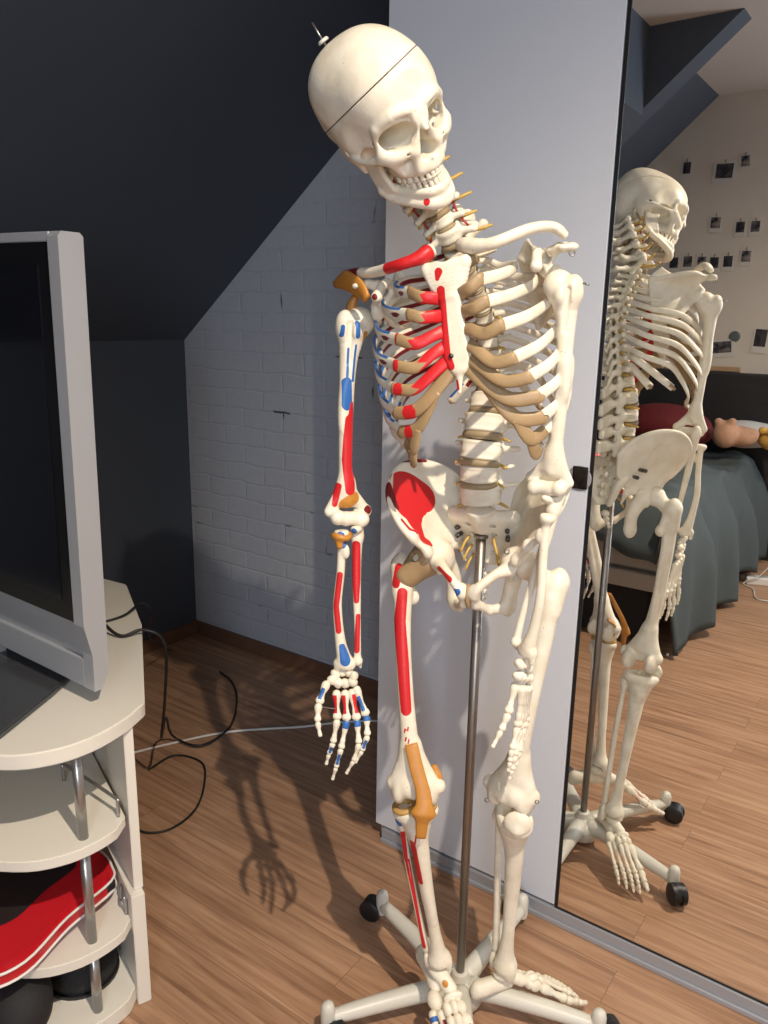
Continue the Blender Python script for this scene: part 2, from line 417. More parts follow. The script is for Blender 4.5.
def vertebra_shape(kind):
    V = Vox((-.056, -.085, -.045), (.056, .030, .035), .0013)
    if kind == 'lumbar':
        w, d, hh = .0235, .0165, .0135
        V.ell((0, 0, hh-.003), (w*1.02, d*1.02, .0055), .003).ell((0, 0, -hh+.003), (w*1.04, d*1.04, .0055), .003)
        V.chain([(0, 0, -hh+.004), (0, 0, hh-.004)], [.0001, .0001], .001)
        V.cap((-w*.40, 0, 0), (w*.40, 0, 0), d*.86, d*.86, .004)
        for z in (-.006, 0, .006): V.ell((0, 0, z), (w*.93, d*.90, .009), .004)
        V.plane((0, 0, hh), (0, 0, 1), .0012).plane((0, 0, -hh), (0, 0, -1), .0012)
        for s in (-1, 1):
            V.cap((s*.012, -.012, .004), (s*.014, -.027, .003), .0058, .0055)
            V.cap((s*.014, -.026, .003), (s*.038, -.030, .006), .0050, .0036, .005, flat=((0, 1, 0), .7))
            V.cap((s*.015, -.030, .003), (s*.014, -.032, .016), .0060, .0050, .005).cap((s*.013, -.032, -.004), (s*.011, -.036, -.019), .0062, .0052, .005)
            V.cap((s*.014, -.030, .0), (0, -.042, -.003), .0058, .0055, .006)
        V.patch([[(0, -.042, .006), (0, -.058, .005), (0, -.068, .003)], [(0, -.042, -.010), (0, -.058, -.012), (0, -.070, -.013)]], .0036, .006)
        V.ell((0, -.069, -.006), (.0045, .0045, .0105), .004)
    elif kind == 'thoracic':
        w, d, hh = .0150, .0135, .0095
        V.ell((0, 0, hh-.003), (w*1.05, d*1.05, .0045), .003).ell((0, 0, -hh+.003), (w*1.08, d*1.06, .0045), .003)
        for z in (-.003, .003): V.ell((0, 0, z), (w*.95, d*.94, .0085), .003)
        V.plane((0, 0, hh), (0, 0, 1), .001).plane((0, 0, -hh), (0, 0, -1), .001)
        for s in (-1, 1):
            V.cap((s*.009, -.009, .003), (s*.011, -.022, .003), .0045, .0045)
            V.cap((s*.011, -.023, .003), (s*.031, -.034, .006), .0050, .0052, .005).ell((s*.032, -.033, .006), (.0055, .0055, .0065), .003)
            V.cap((s*.009, -.024, .003), (s*.009, -.023, .012), .0048, .0038, .004).cap((s*.009, -.026, -.002), (s*.008, -.026, -.012), .0048, .0040, .004)
            V.cap((s*.010, -.025, .001), (0, -.034, -.004), .0048, .0048, .005)
        V.cap((0, -.034, -.004), (0, -.056, -.026), .0050, .0036, .005, flat=((1, 0, 0), .8)).ell((0, -.057, -.027), (.0036, .0045, .0055), .003)
    elif kind == 'cervical':
        w, d, hh = .0110, .0090, .0066
        for z in (-.0035, 0, .0035): V.ell((0, 0, z), (w*(1.05 if z else .95), d*(1.05 if z else .95), .005), .002)
        V.plane((0, 0, hh), (0, 0, 1), .001).plane((0, 0, -hh), (0, 0, -1), .001)
        for s in (-1, 1):
            V.cap((s*.010, 0, .005), (s*.010, -.004, .0068), .0024, .0022, .002)
            V.cap((s*.010, .001, 0), (s*.023, .003, -.003), .0036, .0034, .003).cap((s*.012, -.008, 0), (s*.024, -.004, -.003), .0036, .0034, .003)
            V.ell((s*.018, -.001, -.001), (.0028, .0028, .02), .001, 'cut')
            V.cap((s*.012, -.009, .0), (s*.018, -.018, .002), .0040, .0055, .003).ell((s*.019, -.018, .0), (.0060, .0062, .0080), .003)
            V.cap((s*.017, -.020, 0), (0, -.031, -.002), .0040, .0042, .004, flat=((0, 1, 0), .8))
            V.cap((0, -.031, -.002), (s*.005, -.046, -.008), .0044, .0034, .004)
    else:   # atlas ring
        for s in (-1, 1):
            V.ell((s*.021, -.004, 0), (.0095, .012, .0085), .004).cap((s*.024, -.006, -.001), (s*.040, -.010, -.002), .0055, .0050, .004)
        a = [(.024*math.cos(t), -.008+.022*math.sin(t)*(1.0 if math.sin(t) > 0 else 1.25), 0) for t in np.linspace(0, 2*PI, 19)]
        V.chain(a, [.0042]*19, .004)
    return V.mesh()

def hip_shape():
    """x lateral, y anterior, z up from the middle of the two hip centres; right side"""
    V = Vox((-.002, -.125, -.115), (.180, .085, .185), .0020)
    crest = resample([(.110, .055, .050), (.134, .055, .080), (.158, .030, .120), (.158, -.018, .150), (.128, -.062, .152), (.086, -.092, .128), (.060, -.100, .095)], 15)
    low = resample([(.088, .036, .022), (.092, .026, .024), (.094, .008, .026), (.090, -.012, .026), (.078, -.034, .020), (.062, -.060, .022), (.048, -.085, .050)], 15)
    G = grid_lerp(crest, low, 9)
    for i in range(9):
        for j in range(15):
            u = i/8; v = j/14
            G[i, j] += A(-.014, -.006, 0)*math.sin(PI*u)*math.sin(PI*min(1, v*1.15))     # hollow of the iliac fossa
    R = np.full((9, 15), .0042); R[0] = .0062; R[-1] = .0085; R[-2] = .007; R[:, 0] = .0062; R[:, 9:] = np.maximum(R[:, 9:], .0062); R[:, -1] = .0080
    V.patch(G, R, .006)
    V.ell((.108, .050, .053), (.0075, .009, .011), .006).ell((.088, .040, .022), (.009, .009, .011), .006)
    V.ell((.082, 0, 0), (.030, .032, .031), .010)
    # ischium, pubis and the two rami round the obturator foramen
    V.chain([(.078, -.022, -.012), (.066, -.034, -.048), (.060, -.030, -.082)], [.0185, .0155, .0160], .010).ell((.060, -.026, -.088), (.0145, .0175, .0195), .008)
    V.cap((.056, -.022, -.090), (.030, .018, -.080), .0105, .0075, .008).cap((.030, .018, -.080), (.012, .048, -.058), .0075, .0085, .008)
    V.chain([(.076, .026, .002), (.052, .048, -.004), (.022, .062, -.022), (.011, .060, -.036)], [.0125, .0088, .0095, .0115], .008)
    V.cap((.011, .058, -.030), (.010, .050, -.058), .0105, .0085, .006)
    V.cap((.062, -.062, .004), (.046, -.058, -.022), .0075, .0035, .006).cap((.070, -.045, .01), (.062, -.062, .004), .010, .008, .006)
    V.ell((.100, .010, -.008), (.0265, .0265, .0265), .003, 'cut')
    v, f = V.mesh(); v[:, 0] -= .0135*np.clip((v[:, 0]-.012)/.05, 0, 1); return v, f

def sacrum_shape():
    V = Vox((-.070, -.125, -.075), (.070, .015, .075), .0019)
    V.ell((0, -.020, .060), (.026, .019, .010), .004).cap((0, -.022, .055), (0, -.038, .030), .019, .016, .006)
    mid = [(0, -.026, .050), (0, -.045, .026), (0, -.063, .002), (0, -.072, -.022), (0, -.068, -.044)]
    wid = [.052, .048, .038, .028, .016]
    G = []
    for (x, y, z), w in zip(mid, wid):
        G.append([(w*t, y-.020*t*t*(1 if z > 0 else .5), z-.004*abs(t)) for t in np.linspace(-1, 1, 9)])
    R = np.array([[.013]*9, [.0125]*9, [.0105]*9, [.009]*9, [.007]*9])
    V.patch(G, R, .006)
    for i, (z, y, x) in enumerate([(.034, -.040, .021), (.012, -.056, .019), (-.010, -.069, .016), (-.030, -.072, .012)]):
        for s in (-1, 1): V.ell((s*x, y+.010, z), (.0045, .012, .0042), .003, 'cut').ell((s*x, y-.014, z), (.0035, .010, .0035), .003, 'cut')
    for s in (-1, 1):
        V.cap((s*.014, -.050, .058), (s*.014, -.046, .068), .0062, .0045, .004)
        for z, y in ((.030, -.062), (.006, -.078), (-.018, -.084)): V.ell((s*.026, y, z), (.005, .005, .007), .004)
    for z, y in ((.044, -.060), (.020, -.076), (-.004, -.088), (-.024, -.088)): V.ell((0, y, z), (.005, .009, .0085), .005)
    V.plane((0, -.02, .066), (0, .35, 1), .002)
    v, f = V.mesh(); return v+A(0, .002, .022), f

def coccyx_shape():
    V = Vox((-.02, -.085, -.105), (.02, -.03, -.035), .0013)
    for i, (y, z, r) in enumerate([(-.064, -.052, .0092), (-.058, -.066, .0072), (-.051, -.077, .0058), (-.045, -.086, .0045)]):
        V.ell((0, y, z), (r*1.15, r*.8, r*.95), .002)
    return V.mesh()

def scapula_shape(P):
    """P: dict of points (thorax axes: r lateral, f forward, u up): sup, root, inf, glen, acro, cor"""
    pts = np.array(list(P.values())); V = Vox(pts.min(0)-.03, pts.max(0)+.03, .0017)
    sup, root, inf, glen, acro, cor, notch = [A(*P[k]) for k in ('sup', 'root', 'inf', 'glen', 'acro', 'cor', 'notch')]
    med = resample([sup, root, root*.5+inf*.5+A(0, 0, 0), inf], 11)
    lat = resample([sup*.45+notch*.55, notch, glen+A(-.014, -.004, .002), glen*.5+inf*.5+A(.004, 0, -.008), inf+A(.006, .001, .004)], 11)
    G = grid_lerp(med, lat, 8)
    nrm = np.cross(inf-sup, glen-sup); nrm /= np.linalg.norm(nrm)
    if nrm[1] > 0: nrm = -nrm
    for i in range(8):
        for j in range(11): G[i, j] += nrm*.010*math.sin(PI*i/7)*math.sin(PI*j/10)
    R = np.full((8, 11), .0022); R[0] = .0032; R[-1] = .0050; R[-2] = .0038; R[:, -1] = .0050
    V.patch(G, R, .005)
    V.ell(glen+A(-.004, 0, 0), (.010, .014, .019), .008).ell(glen+A(.012, .002, 0), (.010, .012, .016), .003, 'cut')
    sp = resample([root, root*.45+acro*.55+nrm*.026+A(0, 0, .004), acro+A(-.018, 0, .004)*1.0], 10)
    base = resample([root, root*.4+notch*.6+A(0, -.004, -.012), glen+A(-.022, -.012, .006)], 10)
    V.patch(grid_lerp(sp, base, 4), np.array([[.0050]*10, [.0030]*10, [.0030]*10, [.0040]*10]), .005)
    V.cap(acro+A(-.030, -.008, .002), acro, .0068, .0060, .008, flat=((0, 0, 1), .75)).cap(acro, acro+A(-.008, .022, -.001), .0085, .0075, .008, flat=((0, 0, 1), .62))
    V.chain([notch+A(.004, .002, 0), notch*.5+cor*.5+A(.0, .004, .012), cor], [.0078, .0072, .0078], .006).ell(cor, (.0078, .0095, .0070), .004)
    return V.mesh()

def sternum_shape():
    """plate: x right, y forward, z down from the notch as negative; length .18"""
    V = Vox((-.045, -.02, -.20), (.045, .02, .015), .0015)
    man = [[(w*t, .003*(1-t*t), z) for t in np.linspace(-1, 1, 7)] for w, z in ((.018, -.006), (.027, -.010), (.022, -.030), (.012, -.048))]
    V.patch(man, .0062, .006)
    for s in (-1, 1): V.ell((s*.028, 0, -.008), (.0075, .007, .0085), .005)
    V.cap((0, .012, .009), (0, .0, .008), .012, .012, .004, 'cut')
    body = [[(w*t, .002, z) for t in np.linspace(-1, 1, 5)] for w, z in ((.0095, -.053), (.0100, -.075), (.0125, -.100), (.0145, -.122), (.0115, -.140), (.006, -.148))]
    V.patch(body, .0056, .006)
    for z, w in ((-.050, .0135), (-.072, .015), (-.092, .0165), (-.112, .0185), (-.130, .0175)):
        for s in (-1, 1): V.ell((s*w, 0, z), (.004, .005, .0042), .003)
    V.cap((0, .002, -.148), (.004, .003, -.178), .0062, .0030, .006, flat=((0, 1, 0), .7))
    return V.mesh()

# ------------------------------------------------------------------ skull: x right, y forward, z up, origin between the ears
def cranium(V):
    V.ell((0, -.006, .052), (.0730, .0905, .0800), 0).ell((0, .044, .042), (.053, .046, .050), .035)
    for s in (-1, 1):
        V.ell((s*.048, .0, .012), (.023, .042, .030), .025).ell((s*.030, -.040, .066), (.041, .046, .044), .03)
    V.ell((0, -.066, .022), (.056, .038, .046), .03).ell((0, -.045, -.004), (.040, .042, .024), .02)

def skull_shapes(cutp, cutn):
    h = .0015
    B = Vox((-.090, -.125, -.075), (.090, .118, .150), h)
    cranium(B)
    for s in (-1, 1):
        B.ell((s*.083, .042, .010), (.019, .028, .030), .014, 'cut')                     # temporal fossa
        B.chain([(s*.004, .088, .030), (s*.018, .091, .037), (s*.036, .083, .037), (s*.052, .064, .026)], [.0070, .0070, .0066, .0060], .008)
        B.chain([(s*.052, .064, .026), (s*.054, .059, .012), (s*.0525, .060, -.006)], [.0054, .0052, .0075], .006)
        B.chain([(s*.0525, .060, -.009), (s*.040, .072, -.015), (s*.026, .0805, -.014)], [.0100, .0100, .0070], .008)
        B.chain([(s*.056, .054, -.012), (s*.0650, .036, -.012), (s*.0685, .012, -.010), (s*.063, -.010, -.006)], [.0075, .0050, .0046, .0070], .005)
        B.cap((s*.046, .062, -.016), (s*.032, .062, -.040), .0085, .0085, .010)
        B.ell((s*.052, -.024, -.004), (.014, .018, .018), .010).cap((s*.052, -.022, -.012), (s*.049, -.015, -.036), .0115, .0055, .007)
        B.ell((s*.0165, -.022, -.019), (.0065, .012, .0075), .004)
        B.cap((s*.016, .030, -.020), (s*.017, .026, -.052), .0055, .0042, .005)          # pterygoid plates
        B.cap((s*.0075, .0915, .024), (s*.0175, .084, -.016), .0058, .0070, .006)
        B.cap((s*.0185, .083, -.018), (s*.018, .080, -.042), .0070, .0068, .008)
    B.ell((0, .050, -.018), (.031, .030, .024), .010).ell((0, .020, -.010), (.026, .035, .020), .012)
    arch = [(.0275*math.sin(t), .036+.0475*math.cos(t), -.046) for t in np.linspace(-1.75, 1.75, 15)]
    B.chain(arch, [.0070]*15, .006).chain([(p[0]*1.03, p[1]-.002, -.037) for p in arch], [.0075]*15, .008)
    B.ell((0, .050, -.034), (.025, .032, .008), .008)
    B.chain([(0, .089, .032), (0, .095, .014), (0, .100, .003)], [.0068, .0055, .0038], .006)
    # openings
    for s in (-1, 1):
        rot = np.array([[math.cos(s*.33), math.sin(s*.33), 0], [-math.sin(s*.33), math.cos(s*.33), 0], [0, 0, 1]]).T
        for dx, dz in ((-.0045, .003), (.0045, .003), (.004, -.003), (-.003, -.003)): B.ell((s*(.0325+dx), .078, .0095+dz), (.0124, .044, .0128), .003, 'cut', rot)
        B.ell((s*.030, .056, .010), (.0145, .044, .0130), .004, 'cut', rot)
        B.ell((s*.0060, .094, -.023), (.0078, .062, .0100), .003, 'cut')
        B.ell((s*.064, -.006, -.0005), (.010, .0042, .0042), .002, 'cut')
        B.ell((s*.055, .028, -.020), (.0110, .022, .026), .006, 'cut')                    # gap inside the zygomatic arch
        B.ell((s*.030, .083, -.016), (.0024, .008, .0018), .001, 'cut')
    B.ell((0, .096, -.010), (.0068, .056, .0145), .003, 'cut')
    B.cap((0, .048, -.030), (0, .054, -.004), .0014, .0014, .001)                        # septum
    B.cap((0, .084, -.036), (0, .091, -.034), .0040, .0016, .003)                        # nasal spine
    B.ell((0, -.036, -.028), (.0145, .0175, .022), .004, 'cut')
    B.plane(cutp-cutn*.0006, cutn, .0006)
    base = B.mesh()
    Cc = Vox((-.090, -.125, .0), (.090, .118, .150), h); cranium(Cc)
    Cc.plane(cutp+cutn*.0006, -cutn, .0006)
    return base, Cc.mesh(), arch

def mandible_shape():
    V = Vox((-.065, -.02, -.115), (.065, .10, .0), .0014)
    row = []
    for s in (-1, 1):
        body = [(0, .078, -.094), (s*.012, .0775, -.096), (s*.022, .068, -.093), (s*.034, .046, -.086), (s*.043, .022, -.079), (s*.047, .006, -.068)]
        V.chain(body, [.0088, .0092, .0078, .0070, .0068, .0072], .006)
        V.chain([(0, .081, -.079), (s*.014, .077, -.078), (s*.024, .062, -.076), (s*.033, .040, -.072), (s*.038, .024, -.066)], [.0066]*5, .008)
        G = [[(s*.047, .004, -.070), (s*.0495, -.002, -.045), (s*.0515, -.006, -.022)], [(s*.0460, .018, -.066), (s*.0485, .012, -.044), (s*.0500, .006, -.028)], [(s*.0430, .032, -.064), (s*.0470, .025, -.042), (s*.0475, .024, -.022)]]
        V.patch(G, .0042, .005)
        V.cap((s*.0515, -.006, -.022), (s*.0515, -.007, -.013), .0048, .0040, .004).ell((s*.0510, -.007, -.0105), (.0095, .0050, .0048), .003)
    V.ell((0, .083, -.098), (.012, .007, .0085), .006)
    return V.mesh()

def tooth_shape(kind):
    V = Vox((-.008, -.008, -.008), (.008, .008, .010), .0006)
    if kind == 'front':
        V.ell((0, 0, .002), (.0034, .0028, .006), .001).cap((-.0024, 0, -.004), (.0024, 0, -.004), .0016, .0016, .003)
    else:
        V.ell((0, 0, .001), (.0044, .0044, .0055), .001)
        for x in (-1, 1):
            for y in (-1, 1): V.ell((x*.0022, y*.0022, -.0030), (.0022, .0022, .0026), .0015)
    return V.mesh()
# ================================================================== CAMERA NUMBERS (used to turn measured image points into places in the room)
F_PX, YAW, PITCH, ROLL, CAMZ = 781.9, 125.215, 13.858, -1.002, 1.35
def cam_axes():
    y, p, r = [math.radians(a) for a in (YAW, PITCH, ROLL)]
    f = A(math.cos(y)*math.cos(p), math.sin(y)*math.cos(p), -math.sin(p)); rt = A(math.sin(y), -math.cos(y), 0); dn = np.cross(f, rt)
    return math.cos(r)*rt+math.sin(r)*dn, -math.sin(r)*rt+math.cos(r)*dn, f
RT, DN, FW = cam_axes()
CAM = A(0, 0, CAMZ)
def ray(px, py): return RT*(px-384)/F_PX+DN*(py-512)/F_PX+FW
def at(px, py, Y):
    d = ray(px, py); return CAM+d*(Y/d[1])
def ad(px, py, D): return CAM+ray(px, py)*D
def depth(p): return float((A(*p)-CAM)@FW)

# ================================================================== SKELETON
M_bone = bone_mat('bone_plastic', (.80, .745, .62))
M_cart = plain('tan_cartilage', (.36, .245, .125), .45, noise=.15, nscale=30, bump=.15)
M_disc = plain('disc_tan', (.33, .25, .14), .5, noise=.12)
M_orange = plain('orange_ligament', (.50, .215, .035), .45, noise=.12, nscale=50, bump=.2)
M_nerve = plain('yellow_nerve', (.55, .36, .08), .45)
M_artery = plain('red_artery', (.35, .02, .02), .4)
M_wire = plain('steel_wire', (.30, .29, .28), .35, 1.0)
M_dark = plain('dark_screw', (.10, .095, .085), .4, .7)
M_tcart = bone_mat('tan_cartilage_painted', (.36, .245, .125))

SK = thing('anatomical_skeleton', 'life-size cream teaching skeleton with red and blue painted patches and a tilted head', 'skeleton', (-.614, 1.165, 0))

rr = A(-.965, -.235, -.12); rr /= np.linalg.norm(rr)
ff = A(.243, -.970, 0); ff -= rr*(rr@ff); ff /= np.linalg.norm(ff)
uu = np.cross(rr, ff)                      # thorax axes: right, forward, up
def mat4(x, y, z, o, s=1.0):
    M = np.eye(4); M[:3, 0] = A(*x)*s; M[:3, 1] = A(*y)*s; M[:3, 2] = A(*z)*s; M[:3, 3] = o; return M

def seg_d(P, a, b):
    a = A(*a); b = A(*b); ab = b-a; t = np.clip(((P-a)@ab)/max(ab@ab, 1e-12), 0, 1); return np.linalg.norm(P-a-t[:, None]*ab, axis=1)
def blob(v, pts, r, side=1, ymin=-.002):
    """painted patch on the front (side=1) of a bone: chain of discs in local x,z"""
    P = v[:, [0, 2]]; r = [r]*len(pts) if np.isscalar(r) else r; d = np.full(len(v), -1.)
    if len(pts) == 1: d = r[0]-np.linalg.norm(P-A(*pts[0]), axis=1)
    for i in range(len(pts)-1):
        a = A(*pts[i]); b = A(*pts[i+1]); ab = b-a; t = np.clip(((P-a)@ab)/max(ab@ab, 1e-12), 0, 1)
        d = np.maximum(d, r[i]+t*(r[i+1]-r[i])-np.linalg.norm(P-a-t[:, None]*ab, axis=1))
    return np.minimum(d, side*v[:, 1]-ymin)
def uni(*a): 
    o = a[0]
    for b in a[1:]: o = np.maximum(o, b)
    return o

# ---------------- spine
C1, C7 = A(-.685, .976, 1.586), A(-.632, 1.052, 1.473)
ctrl = [(-.605, 1.146, 1.034), (-.608, 1.140, 1.067), (-.610, 1.135, 1.104), (-.609, 1.137, 1.143), (-.610, 1.147, 1.186), (-.613, 1.158, 1.222), (-.616, 1.166, 1.252), (-.622, 1.174, 1.300), (-.629, 1.166, 1.355), (-.632, 1.125, 1.405), (-.630, 1.078, 1.446), C7, (-.648, 1.034, 1.511), (-.668, 1.006, 1.551), C1]
path = catmull(ctrl, 24)
def on_path(i): return path[min(len(path)-1, int(round(i*24)))]
idx = list(np.linspace(14, 11, 7)) + list(np.interp(np.linspace(0, 1, 12), [0, 1], [10.05, 6])) + [5, 4, 3, 2, 1]
# even spacing by length inside the thoracic run
seg = path[int(6*24):int(10.05*24)+1]; Lg = np.r_[0, np.cumsum(np.linalg.norm(np.diff(seg, axis=0), axis=1))]
thor = [A(*[np.interp(t, Lg, seg[:, k]) for k in range(3)]) for t in np.linspace(Lg[-1], 0, 12)]
centers = [on_path(i) for i in idx[:7]] + thor + [on_path(i) for i in idx[19:]]
kinds = ['atlas'] + ['cervical']*6 + ['thoracic']*12 + ['lumbar']*5
protos = {k: vertebra_shape(k) for k in ('atlas', 'cervical', 'thoracic', 'lumbar')}
VERT = []
for i, (c, k) in enumerate(zip(centers, kinds)):
    up = (centers[i-1] if i else c+(c-centers[1]))-(centers[i+1] if i+1 < 24 else A(-.605, 1.144, 1.022)); up /= np.linalg.norm(up)
    fr = ff.copy()
    if i < 7:
        t = (7-i)/7; fr = ff*(1-t)+A(.72, -.69, 0)*t
    fr -= up*(fr@up); fr /= np.linalg.norm(fr); x = np.cross(fr, up)
    gap = np.linalg.norm((centers[i-1] if i else c+(c-centers[1]))-(centers[i+1] if i+1 < 24 else A(-.605, 1.144, 1.022)))/2
    s = {'atlas': 1.0, 'cervical': gap/.0172, 'thoracic': gap/.0222, 'lumbar': gap/.0350}[k]
    if k == 'thoracic': s *= 1.0
    M = mat4(x, fr, up, c, s); VERT.append((c, x, fr, up, s))
    v, f = protos[k]; lat = 1.18 if k == 'lumbar' else (1.12 if k == 'thoracic' and i > 15 else 1.0)
    vv = v*A(lat, lat if k == 'lumbar' else 1, 1)
    o = add_mesh('vertebra', xf(M, vv), f, M_bone, SK)
    if i < 23 and k != 'atlas':
        hh = {'cervical': .0066, 'thoracic': .0095, 'lumbar': .0135}[k]; w, d = {'cervical': (.0118, .0096), 'thoracic': (.0158*lat, .0142), 'lumbar': (.0240*lat, .0170*lat)}[k]
        pr = [(.6, -hh*.95), (1.0, -hh-.0004), (1.04, -hh-.0025), (1.0, -hh-.0050), (.6, -hh-.0062)]
        if k == 'lumbar': pr = [(.6, -hh*.95), (1.0, -hh-.0004), (1.05, -hh-.0040), (1.0, -hh-.0085), (.6, -hh-.0105)]
        vs = []; fs = []
        for a, (q, z) in enumerate(pr):
            for b in range(28): vs.append((w*q*math.cos(2*PI*b/28), d*q*math.sin(2*PI*b/28), z))
        for a in range(4):
            for b in range(28): fs.append((a*28+b, a*28+(b+1) % 28, (a+1)*28+(b+1) % 28, (a+1)*28+b))
        fs.append(tuple(range(28))); fs.append(tuple(4*28+b for b in range(27, -1, -1)))
        add_mesh('intervertebral_disc', xf(M, vs), [q[::-1] for q in fs], M_disc, o)
    if k != 'atlas':
        for sd in (-1, 1):
            if k == 'cervical': p = [(sd*.010, -.012, -.006), (sd*.019, -.004, -.006), (sd*(.028 if sd < 0 else .022), .000, -.007), (sd*(.038 if sd < 0 else .025), -.002, -.009)]
            elif k == 'thoracic': p = [(sd*.008, -.018, -.010), (sd*.017, -.018, -.011), (sd*.024, -.013, -.013)]
            else: p = [(sd*.012, -.020, -.016), (sd*.022, -.015, -.018), (sd*.032, -.008, -.022)]
            p = catmull(xf(M, A(*p)*A(lat, 1, 1)), 4); vv, f2 = sweep(p, list(np.linspace(.0036, .0022, len(p))), 8)
            add_mesh('spinal_nerve', vv, f2, M_nerve, o)
for sd in (-1, 1):
    p = catmull([VERT[i][0]+VERT[i][1]*sd*.0185*VERT[i][4]-VERT[i][2]*.001 for i in range(1, 7)], 5)
    add_mesh('vertebral_artery', *sweep(p, .0019, 8), M_artery, SK)

# ---------------- sternum
S0, S1 = A(-.606, .998, 1.434), A(-.572, .995, 1.249)
Ms = frame(S0, S1, (0, 0, 0), (.004, .003, -.178), ff)
v, f = sternum_shape()
red = uni(blob(v, [(.0095, -.040), (.0120, -.080), (.0150, -.125), (.0100, -.142)], [.0065, .0065, .0075, .006]), blob(v, [(.009, -.016), (.012, -.024)], [.0062, .0035]), blob(v, [(.0055, -.163), (.0050, -.173)], [.0032, .0030]))
STERN = put('sternum', (v, f), Ms, M_bone, SK, attrs={'red': red})
add_mesh('screw', *sweep([xf(Ms, [(.007, .004, -.128)])[0], xf(Ms, [(.007, .0105, -.128)])[0]], .0035, 10), M_dark, STERN)

# ---------------- ribs with their cartilages
TB = centers[7:19]
halfw = [.052, .084, .110, .128, .138, .143, .145, .144, .139, .128, .112, .080]
JL = [None]+[at(*p) for p in ((479.7, 279.8, 1.), (485, 302, .995), (500, 326, .995), (512, 359, 1.), (527.5, 378, 1.01), (537, 397, 1.03), (541, 418, 1.05), (543, 432, 1.07), (540, 445, 1.09))]
JR = [None]+[at(*p) for p in ((411, 293, .98), (410, 315, .965), (399, 340, .96), (397, 366, .96), (395, 389, .965), (397, 413, .975), (402, 432, .985), (408, 445, .995), (414, 452, 1.005))]
def tl(p):   # world -> (right, forward, up) from a vertebra-free origin
    return A((p-O_)@rr, (p-O_)@ff, (p-O_)@uu)
def tw(q): return O_+rr*q[0]+ff*q[1]+uu*q[2]
O_ = A(-.62, 1.165, 1.30)
stern_u = [-.012, -.050, -.073, -.093, -.113, -.131, -.144]
mid_r = tl((S0+S1)/2)[0]
